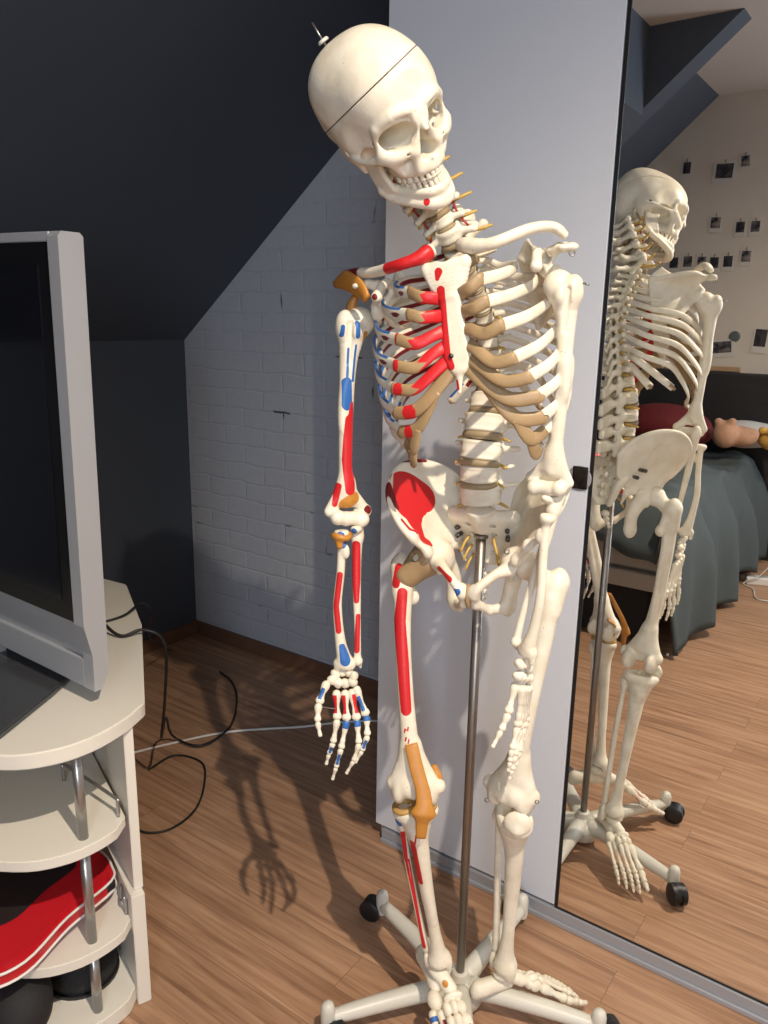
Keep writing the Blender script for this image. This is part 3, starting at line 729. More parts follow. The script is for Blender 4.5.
for i in range(12):
    for sd in (-1, 1):                       # sd=+1: the skeleton's own right side (painted)
        T = tl(TB[i]); J = (JR if sd > 0 else JL)[i] if i < 10 else None
        w = halfw[i]+(.016 if sd > 0 and 1 <= i <= 9 else 0); mid = T[0]*.65+mid_r*.35
        if i == 0: Jl = A(T[0]*.3+mid_r*.7+sd*.034, T[1]+.052, T[2]-.014)
        elif i >= 10: Jl = A(T[0]+sd*w*1.02, T[1]+(.025 if i == 10 else -.015), T[2]-(.075 if i == 10 else .050)) if sd < 0 else A(T[0]+w*.95, T[1]-.028, T[2]-.030)
        else: Jl = tl(J)
        D = Jl[2]-T[2]; Fw = Jl[1]-T[1]
        sc = VERT[7+i][4]
        pts = [A(T[0]+sd*.013, T[1]-.012, T[2]+.004), A(T[0]+sd*.034*sc, T[1]-.026*sc, T[2]+.003), A(T[0]+sd*w*.62, T[1]-.034*min(1, w/.11), T[2]+D*.14-.003)]
        if i < 10:
            pts += [A(mid+sd*w*.93, T[1]+Fw*.08, T[2]+D*.34), A(mid+sd*w, T[1]+Fw*.38, T[2]+D*.58), A(mid*.5+Jl[0]*.5+sd*w*.56 if i else mid+sd*w*.9, T[1]+Fw*.75, T[2]+D*.84), Jl]
            if i == 0: pts = pts[:2]+[A(T[0]+sd*w*.9, T[1]-.004, T[2]-.003), A(T[0]*.5+mid_r*.5+sd*w, T[1]+Fw*.6, T[2]+D*.5), Jl]
        else: pts += [Jl]
        P = catmull([tw(p) for p in pts], 9); n = len(P)
        # oval section: broad side faces outwards, upright
        ctr = tw(A(mid, T[1]+.04, 0)); wd = []
        Tn = np.gradient(P, axis=0); Tn /= np.linalg.norm(Tn, axis=1)[:, None]
        for k in range(n):
            out = P[k]-ctr; out -= uu*(out@uu); out /= np.linalg.norm(out)+1e-9
            up = np.cross(Tn[k], out); up = up if up@uu > 0 else -up
            if i == 0: up = up*.35+(-out if False else out)*.9
            wd.append(up/np.linalg.norm(up))
        t = np.linspace(0, 1, n)
        W = np.interp(t, [0, .12, .3, .6, 1], [.0052, .0048, .0062, .0076, .0092]); R = np.interp(t, [0, .12, .3, 1], [.0042, .0040, .0034, .0030])
        vv, fc = sweep(P, R, 12, wide=W, wdir=wd)
        at_ = None
        if sd > 0:
            tt = np.repeat(t, 12); Pr = np.repeat(P, 12, axis=0); wr = np.repeat(np.array(wd), 12, axis=0); va = np.array(vv)-Pr
            hgt = (va*wr).sum(1)/np.repeat(W, 12); o2 = Pr-ctr; o2 -= np.outer(o2@uu, uu); inn = -(va*o2).sum(1)/np.linalg.norm(o2, axis=1)/np.repeat(R, 12)
            at_ = {}
            at_['maroon'] = np.where((tt > .06) & (tt < .62), np.minimum((.60-np.abs(hgt+.25))*.004, (inn-.10)*.003), -.001)
            at_['blue'] = np.maximum(np.where((tt > .62) & (tt < .93), (hgt-.52)*.004, -.001), np.where((tt > .06) & (tt < .62), np.minimum((.20-np.abs(hgt-.62))*.004, (inn-.1)*.003), -.001))
            if 1 <= i <= 4: at_['maroon'] = np.maximum(at_['maroon'], (.05-np.abs(tt-.90))*.03-np.maximum(0, np.abs(hgt+.1)-.3)*.006)
        rib = add_mesh('rib', vv, fc, M_bone, SK, attrs=at_)
        if i >= 10: 
            add_mesh('costal_cartilage', *sweep([P[-2], P[-1]+(P[-1]-P[-2])*.6], [.0058, .0035], 10), M_cart, rib); continue
        # cartilage
        if i < 7:
            s_w = xf(Ms, [(sd*(.0135 if i else .022)+(0 if i < 6 else -sd*.003), .0005, stern_u[i])])[0]; sl = tl(s_w)
            mids = [Jl*.62+sl*.38+A(0, .008, -.010*(1 if i > 2 else .3)-.003*max(0, i-3)), Jl*.25+sl*.75+A(0, .006, -.004*(1 if i > 2 else .3)-.004*max(0, i-4))]
            q = [P[-2], P[-1]]+[tw(m) for m in mids]+[s_w]
        else:
            prev = CART[sd]; e = prev[int(len(prev)*(.62 if i == 7 else .45))]
            m = tl(e)*.5+Jl*.5+A(0, .004, -.022+.003*(i-7)); q = [P[-2], P[-1], tw(m), e]
        q = catmull(q, 9)
        if i == 0: CART = {} if sd < 0 else CART
        CART[sd] = q[9:]
        wd2 = []
        Tn = np.gradient(q, axis=0); Tn /= np.linalg.norm(Tn, axis=1)[:, None]
        for k in range(len(q)):
            out = q[k]-ctr; out -= uu*(out@uu); out /= np.linalg.norm(out)+1e-9
            up = np.cross(Tn[k], out); wd2.append(up if up@uu > 0 else -up)
        tc_ = np.linspace(0, 1, len(q)); Wc = np.interp(tc_, [0, .3, .8, 1], [.0094, .0092, .0090, .0100]) if i < 6 else np.interp(tc_, [0, .4, 1], [.0092, .0105, .0105])
        vv, fc = sweep(q, .0036, 12, wide=Wc, wdir=wd2); a2 = None
        if sd > 0:
            tt = np.repeat(tc_, 12); ang = np.cos(2*PI*(np.arange(len(vv)) % 12)/12)
            if 1 <= i <= 5: a2 = {'red': (tt-(.52, .52, .42, .58, .5)[i-1])*.03+.002*np.sin(ang*5)}
            if i in (4, 5, 6, 7): 
                g = (.09-np.abs(tt-(.22, .3, .42, .5)[i-4]))*.03-np.abs(ang)*.0008; a2 = {'red': np.maximum(g, a2['red']) if a2 else g}
            if i == 3: a2['red'] = np.maximum(a2['red'], (.10-np.abs(tt-.12))*.03)
        add_mesh('costal_cartilage', vv, fc, M_tcart if sd > 0 else M_cart, rib, attrs=a2)

# ---------------- clavicles
def clav(pts, name_attr=None):
    p = catmull(pts, 10); n = len(p); t = np.linspace(0, 1, n)
    R = np.interp(t, [0, .08, .3, .7, .9, 1], [.0100, .0125, .0088, .0078, .0072, .0056]); W = np.interp(t, [0, .08, .3, .7, .9, 1], [.0105, .0130, .0085, .0098, .0125, .0095])
    v, f = sweep(p, R, 16, wide=W, wdir=ff); return v, f, t
v, f, t = clav([at(461, 245, 1.020), at(478, 246, 1.008), at(497, 242, 1.010), at(530, 229, 1.045), at(553, 227, 1.072), at(566, 236, 1.085)])
add_mesh('clavicle', v, f, M_bone, SK)
v, f, t = clav([at(432, 250, 1.003), at(419, 258, .985), at(399, 265, .975), at(375, 272, .995), at(356, 273, 1.012), at(344, 276, 1.025)])
tt = np.repeat(t, 16); an = 2*PI*(np.arange(len(v)) % 16)/16
add_mesh('clavicle', v, f, M_bone, SK, attrs={'red': np.minimum((.23-np.abs(tt-.27))*.05, (np.sin(an+1.2)+.55)*.004), 'maroon': np.minimum((.11-np.abs(tt-.83))*.05, (np.sin(an+.6)+.25)*.004)})

# ---------------- scapulae (left from the mirror view, right mirrored across the chest's middle)
def th2(p): return A((A(*p)-O_)@rr, (A(*p)-O_)@ff, (A(*p)-O_)@uu)
LW = dict(sup=(-.552, 1.150, 1.470), root=(-.570, 1.165, 1.445), inf=(-.543, 1.188, 1.342), glen=(-.474, 1.098, 1.412), acro=(-.456, 1.090, 1.452), cor=(-.488, 1.048, 1.425), notch=(-.512, 1.112, 1.442))
PL = {k: th2(p)*A(-1, 1, 1) for k, p in LW.items()}
midx = -th2((-.610, 1.12, 1.4))[0]
v, f = scapula_shape(PL)
add_mesh('scapula', tw(np.zeros(3))+np.outer(-v[:, 0], rr)+np.outer(v[:, 1], ff)+np.outer(v[:, 2], uu), f[:, ::-1], M_bone, SK)
off = 2*midx
PRt = {k: p-A(2*midx, 0, 0)*0 for k, p in PL.items()}
P2 = {k: p+{'sup': A(.040, 0, 0), 'root': A(.045, -.004, 0), 'inf': A(.035, -.016, .035)}.get(k, A(0, 0, 0)) for k, p in PL.items()}
v, f = scapula_shape(P2)
wv = tw(np.zeros(3))+np.outer(v[:, 0]-2*midx+.034, rr)+np.outer(v[:, 1]+.002, ff)+np.outer(v[:, 2]-.014, uu)
a = {'maroon': np.maximum(.0055-np.linalg.norm(v-PL['cor']-A(0, .006, 0), axis=1), .016-np.linalg.norm(v-(PL['inf']*.5+PL['notch']*.5), axis=1)), 'blue': .009-np.linalg.norm(v-PL['glen']-A(0, -.01, .02), axis=1)}
add_mesh('scapula', wv, f, M_bone, SK, attrs=a)
def scR(k): p = PL[k]; return tw(A(p[0]-2*midx+.034, p[1]+.002, p[2]-.014))
# ---------------- pelvis
HL, HR = A(-.517, 1.148, .958), A(-.684, 1.106, .952)
hc = (HL+HR)/2; pr_ = HR-HL; pr_ /= np.linalg.norm(pr_); pf = A(.243, -.970, .0); pf -= pr_*(pf@pr_); pf /= np.linalg.norm(pf)
tilt = math.radians(-4); pu = np.cross(pr_, pf); pf, pu = pf*math.cos(tilt)+pu*math.sin(tilt), pu*math.cos(tilt)-pf*math.sin(tilt)
hs = np.linalg.norm(HR-HL)/.173
MP = mat4(pr_, pf, pu, hc, hs)
v, f = hip_shape()
fossa = lambda v, pts, r: blob(v[:, [0, 1, 2]]*A(1, 0, 1)+A(0, 1, 0), pts, r, 1, -1)
yz = v[:, 1:3]
def b2(pts, r, P=yz):
    d = np.full(len(P), -1.); r = [r]*len(pts) if np.isscalar(r) else r
    if len(pts) == 1: return r[0]-np.linalg.norm(P-A(*pts[0]), axis=1)
    for i in range(len(pts)-1):
        a = A(*pts[i]); b = A(*pts[i+1]); ab = b-a; t = np.clip(((P-a)@ab)/(ab@ab), 0, 1); d = np.maximum(d, r[i]+t*(r[i+1]-r[i])-np.linalg.norm(P-a-t[:, None]*ab, axis=1))
    return d
# inner face of the blade: how far each point lies inside the crest-to-low sheet
inner = np.where(v[:, 2] > .024, 1., -1.)*.01
nz_ = v[:, 0]
red = b2([(.030, .070), (.016, .098), (-.006, .116), (-.014, .106)], [.014, .032, .032, .030])
red = np.maximum(red, b2([(.030, .072), (.036, .045), (.026, .034)], [.014, .009, .006])); red = np.minimum(red, -b2([(-.004, .052), (-.03, .052)], [.022, .022]))
xs = .098+.30*(v[:, 2]-.02); 
red = np.minimum(red, (xs-v[:, 0])*.6+.006)
red = uni(np.minimum(red, inner), blob(v, [(.030, -.012), (.052, -.002)], .0055, 1, .03), np.minimum(.012-np.linalg.norm(v-A(.055, -.060, -.008), axis=1), .01), b2([(.050, .060), (.054, .080)], .004))
mar = np.minimum(b2([(.044, .100), (.024, .140), (-.018, .166), (-.06, .158)], .0055), .01)
blue = .009-np.linalg.norm(v-A(.016, .066, -.030), axis=1)
hR = put('hip_bone', (v, f), MP, M_bone, SK, attrs={'red': red, 'maroon': mar, 'blue': blue})
hL = put('hip_bone', (v, f), MP, M_bone, SK, mirror=True)
SACR = put('sacrum', sacrum_shape(), MP, M_bone, SK)
put('coccyx', coccyx_shape(), MP, M_bone, SACR)
W = lambda *p: xf(MP, [p])[0]
V = Vox((-.02, .03, -.085), (.02, .085, -.005), .0012); V.ell((0, .056, -.042), (.0065, .013, .022), .003)
put('pubic_symphysis', V.mesh(), MP, M_cart, hR)
for x in (-.052, .052):                     # the screws that bolt the hip bones to the sacrum
    for z in (.030, .046): add_mesh('screw', *sweep([W(x*.80, -.050+.2*(z-.03), z), W(x*.86, -.034+.2*(z-.03), z)], .0042, 10), M_dark, SACR)
for x in (.073, .078):
    for s, z in ((-1, .040), (-1, .058)): pass
for s in (-1,):
    for y, z in ((-.052, .062), (-.062, .045)): add_mesh('screw', *sweep([W(s*.066, y, z), W(s*(.096 if z > .05 else .082), y-.012, z)], .0045, 10), M_dark, hL)
for s in (-1, 1):                          # nerve roots leaving the sacrum
    for k, (z, y) in enumerate(((.034, -.030), (.012, -.046), (-.010, -.058))):
        add_mesh('spinal_nerve', *sweep(catmull([W(s*.021, y, z), W(s*.026, y+.012, z-.008), W(s*.032, y+.018, z-.024)], 4), .0024, 8), M_nerve, SACR)

# ---------------- legs
TOCAM = A(.57, -.82, 0)
fs_, ts_, fi_, pt_ = femur_shape(), tibia_shape(), fibula_shape(), patella_shape()
KN = (.009, -.005, -.400)
KR, KL = A(-.645, 1.022, .548), A(-.513, 1.130, .533)
Mf = frame(HR, KR, (0, 0, 0), KN, A(.42, -.90, 0))
v, f = fs_
red = uni(blob(v, [(.040, -.062), (.043, -.11), (.034, -.18), (.026, -.255)], [.009, .011, .0105, .0095], 1, .000), blob(v, [(.048, -.020), (.052, -.048)], .0075, 1, -.005), *[blob(v, [(x, z), (x+.001, z-.006)], .0018, 1, 0) for x, z in ((.021, -.283), (.026, -.286), (.024, -.300), (.019, -.303))])
FR = put('femur', fs_, Mf, M_bone, SK, attrs={'red': red})
MfL = frame(HL, KL, (0, 0, 0), KN, A(.05, -1, 0), True)
FL = put('femur', fs_, MfL, M_bone, SK, mirror=True)
# hip capsule over the right femoral neck
V = Vox((-.04, -.05, -.075), (.075, .05, .04), .0017)
V.ell((.0, .002, -.002), (.0285, .0290, .0285)).cap((.004, .003, -.006), (.034, .000, -.034), .0265, .0215, .01).ell((.020, .020, -.002), (.008, .014, .0075), .003, 'cut')
v2 = xf(Mf, V.mesh()[0]); put('hip_capsule', V.mesh(), Mf, M_cart, FR)
# right lower leg
AR = at(440, 962, 1.072)
top = KR+A(0, 0, -.028)
Mt = frame(top, AR, (0, 0, 0), (-.004, 0, -.354), A(.50, -.86, 0))
v, f = ts_
red = blob(v, [(.010, -.055), (.011, -.10), (.008, -.15)], [.005, .0075, .006], 1, -.006)
red = uni(red, blob(v, [(.0, -.036), (.010, -.075)], .002, 1, 0))
TR = put('tibia', ts_, Mt, M_bone, SK, attrs={'red': red})
wt = lambda *p: xf(Mt, [p])[0]
def fib_place(M, mir):
    q = lambda *p: xf(M, [p], mir)[0]
    return frame(q(.030, -.014, -.022), q(.020, -.008, -.352), (0, 0, 0), (.001, 0, -.345), M[:3, 1], mir)
Mfi = fib_place(Mt, False); v, f = fi_
red = uni(blob(v, [(.001, -.040), (.004, -.10)], [.0052, .0042], 1, -.003), blob(v, [(-.001, -.10), (.001, -.30)], [.0018, .0018], 1, -.001), blob(v, [(.004, -.10), (.003, -.22), (.002, -.31)], [.0030, .0022, .0042], 1, -.003))
put('fibula', fi_, Mfi, M_bone, SK, attrs={'red': red, 'blue': blob(v, [(.002, -.012)], .011, 1, -.008)})
# left lower leg: hangs turned round, toes to the wardrobe
AL = A(-.528, 1.186, .122)
FLf = A(.60, .80, 0)
MtL = frame(KL+A(.008, .008, -.028), AL, (0, 0, 0), (-.004, 0, -.354), FLf, True)
TL = put('tibia', ts_, MtL, M_bone, SK, mirror=True)
put('fibula', fi_, fib_place(MtL, True), M_bone, SK, mirror=True)
put('patella', pt_, frame(KL+A(.026, -.022, -.006), KL+A(.026, -.022, -.052), (0, 0, .02), (0, 0, -.02), A(.35, -.93, 0)), M_bone, SK)

# orange quadriceps tendon, patella and patellar ligament hanging in front of the right knee
DK = depth(KR)
line = [ad(411, 744, DK-.030), ad(417, 770, DK-.040), ad(423, 792, DK-.047), ad(424, 808, DK-.050), ad(422, 822, DK-.046), ad(421, 838, DK-.040)]
p = catmull(line, 8); t = np.linspace(0, 1, len(p))
lat = RT*.98+A(0, 0, .12)
vv, fc = sweep(p, np.interp(t, [0, .5, .68, .82, 1], [.0028, .0036, .0095, .0045, .0026]), 16, wide=np.interp(t, [0, .35, .55, .68, .80, 1], [.0115, .0120, .0140, .0225, .0110, .0085]), wdir=lat)
PT = add_mesh('patellar_ligament', vv, fc, M_orange, SK)
PT['label'] = 'orange tendon flap with the kneecap in it'
p = catmull([ad(434, 765, DK+.01), ad(439, 778, DK-.004), ad(438, 790, DK+.002), ad(434, 797, DK+.012)], 6)
add_mesh('collateral_ligament', *sweep(p, .0030, 12, wide=np.interp(np.linspace(0, 1, len(p)), [0, .5, 1], [.006, .0085, .005]), wdir=RT*.8+FW*.5), M_orange, SK)
V = Vox((-.05, -.035, -.02), (.05, .035, .02), .0015)
for s in (-1, 1):
    ring = [(s*.019+.0165*math.cos(a), -.004+.0165*math.sin(a), .0) for a in np.linspace(0, 2*PI, 17)]; V.chain(ring, [.0055]*17, .003)
put('meniscus', V.mesh(), Mt, plain('meniscus_ochre', (.45, .27, .08), .5), TR)

# ---------------- feet
def foot(M, mir, paint, seed):
    def q(*p): return xf(M, [p], mir)[0]
    V = Vox((-.045, -.085, -.085), (.045, .095, .020), .0014)
    V.ell((0, -.004, -.010), (.0185, .024, .0125), .004).cap((-.003, .012, -.014), (-.010, .032, -.020), .0125, .0125, .006)
    V.chain([(.006, .010, -.034), (.003, -.020, -.036), (.003, -.050, -.044)], [.0145, .0165, .0180], .006).ell((.003, -.060, -.048), (.0145, .0125, .0195), .006)
    V.ell((-.011, .046, -.023), (.0180, .0075, .0130), .0012).ell((.018, .036, -.036), (.0135, .0185, .0125), .0012)
    for x, y, z, r in ((-.020, .063, -.029, .0092), (-.006, .062, -.023, .0078), (.006, .061, -.027, .0078)): V.ell((x, y, z), (r, .0125, r*1.35), .0012)
    v, f = V.mesh(); at_ = None
    if paint: at_ = {'red': .006-np.linalg.norm(v-A(.02, .02, -.02), axis=1), 'orange': .007-np.linalg.norm(v-A(.0, .03, -.006), axis=1)}
    F = put('foot', (v, f), M, M_bone, SK, mir, at_)
    mt = [((-.021, .076, -.032), (-.031, .134, -.062), .0100, .0066, .0092), ((-.006, .075, -.025), (-.013, .144, -.060), .0075, .0045, .0062), ((.006, .074, -.028), (.002, .141, -.061), .0072, .0042, .0060), ((.016, .056, -.035), (.016, .132, -.062), .0072, .0042, .0060), ((.027, .050, -.042), (.031, .120, -.064), .0078, .0044, .0060)]
    for k, (a, b, r0, rm, r1) in enumerate(mt):
        a, b = q(*a), q(*b); s = np.linalg.norm(M[:3, 0])
        v, f = digit_bone(a, b, r0*s, rm*s, r1*s); at_ = None
        if paint:
            dd = np.linalg.norm(v-(a*.55+b*.45), axis=1); u = (b-a)/np.linalg.norm(b-a); al = (v-a)@u/np.linalg.norm(b-a)
            side = (v-a)@RT-(((v-a)@u)*(u@RT))
            at_ = {'maroon': np.minimum((.28-np.abs(al-.45))*.05, .004+side*(-1 if k < 3 else 1)-.0025)} if k else {'red': np.minimum((.26-np.abs(al-.45))*.05, .0035-np.abs(side)*.7)}
            if k == 4: at_ = {'blue': .009-np.linalg.norm(v-a-u*.012, axis=1)}
        add_mesh('metatarsal', v, f, M_bone, F, attrs=at_)
        Ls = [(.030, .022), (.024, .012, .009), (.022, .011, .009), (.020, .010, .009), (.018, .009, .008)][k]
        d = (b-a)/np.linalg.norm(b-a); down = -M[:3, 2]/s; fw = M[:3, 1]/s
        cur = b+d*.0015; dr = [fw*.80+down*.45, fw*.62+down*.75, fw*.8+down*.6]
        if k == 0: dr = [fw*.93+down*.30, fw*.97+down*.2]
        for j, Lp in enumerate(Ls):
            u = dr[j]/np.linalg.norm(dr[j]); e = cur+u*Lp*s; rr0 = r1*s*(.95 if j == 0 else .72 if j == 1 else .6)
            v, f = digit_bone(cur, e, rr0, rr0*.62, rr0*(.8 if j < len(Ls)-1 else .62)); add_mesh('phalanx', v, f, M_bone, F); cur = e+u*.001
    return F
fdir = A(.78, -.58, -.22); up_ = A(.18, -.16, .95)
def fmat(o, d, up, mir, s=1.0):
    y = d/np.linalg.norm(d); z = up-y*(up@y); z /= np.linalg.norm(z); x = np.cross(y, z); return mat4(x, y, z, o, s)
FTR = foot(fmat(AR+A(.0, -.003, -.006), fdir, up_, False, 1.06), False, True, 1)
FTL = foot(fmat(AL+A(.002, .003, -.006), A(.64, .74, -.10), A(.06, .08, .99), True, .93), True, False, 2)

# ---------------- arms
hs_, rs_, us_ = humerus_shape(), radius_shape(), ulna_shape()
SR, ER, WR = at(352, 324, 1.020), at(350, 520, .998), at(349, 668, .970)
front = A(.50, -.86, 0)
frontH = A(.84, -.54, 0)
Mh = frame(SR, ER, (.012, 0, -.004), (.000, .004, -.292), frontH)
v, f = hs_
red = uni(blob(v, [(.011, -.142), (.009, -.20), (.005, -.245)], [.0085, .0105, .0085], 1, -.006), blob(v, [(.009, -.118), (.010, -.145)], [.003, .007], 1, -.006), blob(v, [(.022, -.24), (.026, -.268)], .0045, 1, -.01))
blue = uni(blob(v, [(.019, -.088), (.017, -.120)], [.0075, .0090], 1, -.008), blob(v, [(.010, -.035), (.010, -.085)], [.0022, .0025], 1, 0), blob(v, [(.020, -.040), (.019, -.085)], [.0022, .0022], 1, 0), blob(v, [(.012, -.004), (.010, -.022)], .0040, 1, 0), blob(v, [(.031, -.010), (.031, -.022)], .0030, 1, -.01))
org = uni(blob(v, [(-.002, -.258), (.010, -.268)], .0105, 1, 0), blob(v, [(-.004, -.018), (-.006, -.034)], .0050, 1, -.002))
HUR = put('humerus', hs_, Mh, M_bone, SK, attrs={'red': red, 'blue': blue, 'orange': org, 'maroon': .0075-np.linalg.norm(v-A(-.028, .0, -.277), axis=1)})
wh = lambda *p: xf(Mh, [p])[0]
Mr = frame(wh(.010, .012, -.305)+RT*(-.006), WR+A(-.004, -.004, 0), (0, 0, 0), (-.002, 0, -.223), front)
v, f = rs_
RDR = put('radius', rs_, Mr, M_bone, SK, attrs={'red': blob(v, [(.003, -.07), (.010, -.12), (.007, -.160)], .0050, 1, -.002), 'blue': uni(blob(v, [(.002, -.185), (-.003, -.208)], [.005, .0085], 1, -.002), blob(v, [(0, -.008), (-.002, -.022)], .007, 1, -.003))})
Mu = frame(wh(-.004, .0, -.292)+RT*.009, WR+A(.012, .008, .004), (0, 0, 0), (-.002, 0, -.246), front)
v, f = us_
ULR = put('ulna', us_, Mu, M_bone, SK, attrs={'red': uni(blob(v, [(.001, -.042), (.001, -.10), (0, -.135)], [.0075, .0075, .005], 1, -.012), blob(v, [(-.003, -.160), (-.001, -.218)], [.004, .0055], 1, -.006)), 'blue': blob(v, [(.003, -.018)], .0055, 1, -.01)})
V = Vox((-.02, -.02, -.035), (.02, .02, .008), .0013); V.chain([(.0125*math.cos(a), .0125*math.sin(a), -.010+.002*math.sin(2*a)) for a in np.linspace(0, 2*PI, 15)], [.0045]*15, .003).cap((.003, .006, -.014), (.002, .008, -.024), .0075, .0055)
put('annular_ligament', V.mesh(), Mr, M_orange, RDR)
# orange shoulder ligaments on the right side
ac, co = scR('acro'), scR('cor')
aR, cR = at(343, 280, 1.020), at(368, 291, 1.000)
p = catmull([at(336, 284, 1.028), at(345, 281, 1.008), at(353, 284, .998), at(361, 290, .992), at(367, 299, .990)], 7)
LIG = add_mesh('shoulder_ligament', *sweep(p, .0050, 12, wide=np.interp(np.linspace(0, 1, len(p)), [0, .3, .7, 1], [.007, .017, .016, .009]), wdir=A(0, -.2, 1)), M_orange, SK)
p = catmull([at(356, 296, 1.030), at(352, 305, 1.026), at(350, 314, 1.022), at(350, 320, 1.016)], 5)
add_mesh('shoulder_ligament', *sweep(p, .0065, 12, wide=[.0055+.0065*t for t in np.linspace(0, 1, len(p))], wdir=RT), M_orange, SK)
LIG['label'] = 'orange ligament over the painted shoulder'
# left arm
SL, EL, WL = at(565, 287, 1.083), A(-.468, 1.088, 1.106), A(-.476, 1.049, .851)
frl = A(-.30, -.95, 0)
MhL = frame(SL, EL, (.010, 0, -.002), (.000, .004, -.290), A(.05, -1, 0), True)
HUL = put('humerus', hs_, MhL, M_bone, SK, mirror=True)
whl = lambda *p: xf(MhL, [p], True)[0]
RH = A(-.447, 1.052, 1.076)
MrL = frame(RH, A(-.464, 1.045, .849), (0, 0, 0), (-.002, 0, -.223), A(-.35, -.93, 0), True)
put('radius', rs_, MrL, M_bone, SK, mirror=True)
MuL = frame(A(-.458, 1.096, 1.104), A(-.488, 1.053, .853), (0, 0, 0), (-.002, 0, -.246), A(-.6, -.75, 0), True)
put('ulna', us_, MuL, M_bone, SK, mirror=True)

# ---------------- hands: wired bones
def hand(wr, cols, thumb, carp, paint, rs=1.0):
    """carp: centres of the wrist bones; cols: per finger base, head, joint, joint, tip; all world points"""
    v0 = []; f0 = []; n = 0
    for k, c in enumerate(carp):
        v, f = lump(c, A(.0085, .0080, .0088)*rs, 11+k, .0012, 5); v0.append(v); f0.append(f+n); n += len(v)
    H = add_mesh('hand', np.vstack(v0), np.vstack(f0), M_bone, SK)
    for k, col in enumerate([thumb]+cols):
        for j in range(len(col)-1):
            a, b = A(*col[j]), A(*col[j+1]); u = (b-a)/np.linalg.norm(b-a); a2, b2_ = a+u*.0008, b-u*.0008
            r0 = (.0078, .0066, .0054, .0042)[j] if k else (.0078, .0068, .0052)[j]
            r1 = (.0074, .0056, .0044, .0030)[j] if k else (.0072, .0055, .0032)[j]
            L = np.linalg.norm(b-a); r0 = min(r0*.90, L*.26)*rs; r1 = min(r1*.86, L*.24)*rs
            v, f = digit_bone(a2, b2_, r0, r0*.64, r1); at_ = None
            if paint:
                al = (v-a)@u/np.linalg.norm(b-a); sd = (v-a)@RT-((v-a)@u)*(u@RT); fr_ = -((v-a)@FW-((v-a)@u)*(u@FW))
                band = lambda c, w: (w-np.abs(al-c))*.05
                if j == 0: at_ = {'blue': np.minimum(band(.55, .26), .0025-np.abs(sd+.001)+.001)} if k in (0, 4) else {'red': np.minimum(band(.45, .32), -sd*(-1 if k == 3 else 1)+.0012)}
                elif j == 1 and k in (2, 3, 4): at_ = {'blue': np.minimum(band(.12, .14), fr_+.004)}
                elif j == 2 and k in (1, 2, 4): at_ = {'blue': np.minimum(band(.5, .3), .0022-np.abs(sd)+.0006)}
            add_mesh('metacarpal' if j == 0 else 'phalanx', v, f, M_bone, H, attrs=at_)
    return H
DW = depth(WR)
h = lambda x, y, d=0.: ad(x, y, DW+d)
HND = hand(WR, [[h(336.5, 691), h(337.3, 720, -.008), h(333, 743, -.004), h(329, 754, .006), h(326, 765, .012)],
           [h(345, 691), h(346.8, 721, -.010), h(341, 749, -.010), h(336, 767.5, .0), h(332.3, 780, .010)],
           [h(351.5, 690), h(357, 720.5, -.008), h(359, 744, -.012), h(353.5, 761, -.004), h(346, 774, .006)],
           [h(355.5, 687), h(366.5, 716, -.004), h(367.5, 736, -.012), h(362, 751, -.008), h(355, 763, .0)]],
     [h(327, 682, -.006), h(318.5, 704, -.016), h(317.5, 722, -.022), h(320.5, 737, -.024)],
     [h(335, 674, .003), h(342, 672, .004), h(349, 673, .003), h(353.5, 676, -.004), h(332, 680, -.004), h(338, 683, 0), h(345, 683, 0), h(352, 682, -.003)], True)
pp = [h(319, 706, -.018), h(328, 708, -.014), h(337, 709, -.010)]
add_mesh('wire', *sweep(catmull(pp, 5), .0008, 6), M_wire, HND)
DW2 = depth(WL)
g = lambda x, y, d=0.: ad(x, y, DW2+d)
HNL = hand(WL, [[g(522, 687, .000), g(517.5, 727, .018), g(512, 750, .012), g(510, 762, .014), g(508, 772, .018)],
           [g(524.5, 687, .012), g(519.5, 729, .040), g(515, 756, .036), g(512, 770, .040), g(509, 780, .044)],
           [g(527, 687, .024), g(523, 727, .060), g(519, 752, .058), g(515, 766, .062), g(511, 776, .066)],
           [g(529, 686, .034), g(526, 721, .078), g(521, 742, .080), g(517, 753, .084), g(513, 762, .088)]],
     [g(516, 683, .002), g(508, 714, .000), g(501, 731, -.004), g(492, 748, -.006)],
     [g(519, 664, -.014), g(523, 664, -.004), g(526, 665, .006), g(529, 667, .014), g(518, 676, -.010), g(521.5, 677, .002), g(525, 677, .012), g(528, 677, .024)], False)

# ---------------- skull
def roll(v, a):                             # turn about the camera's axis
    k = FW; return v*math.cos(a)+np.cross(k, v)*math.sin(a)+k*(k@v)*(1-math.cos(a))
RO = math.radians(-4)
yy = roll(A(.88, -.40, -.25), RO); zz = roll(A(-.10, -.49, .86), RO); yy /= np.linalg.norm(yy); zz -= yy*(zz@yy); zz /= np.linalg.norm(zz); xx = np.cross(yy, zz)
SKO = A(-.666, .940, 1.600); SKS = .955
Mk = mat4(xx, yy, zz, SKO, SKS)
cn = np.cross(ray(322, 137), ray(412, 50)); cn /= np.linalg.norm(cn); cn = cn if cn[2] > 0 else -cn
cp = ad(367, 93, depth(SKO)); Rk = np.array([xx, yy, zz])
cutn = Rk@cn; cutp = Rk@(cp-SKO)/SKS
base, capm, arch = skull_shapes(cutp, cutn)
v = base[0]
bl = uni(*[.006-np.linalg.norm(v-A(*c), axis=1) for c in ((.02, -.085, .012), (.032, -.078, .004), (.04, -.066, .016), (.012, -.075, -.008))])
SKU = put('skull', base, Mk, M_bone, SK, attrs={'blue': bl})
put('skull_cap', capm, Mk, M_bone, SKU)
wk = lambda *p: xf(Mk, [p])[0]
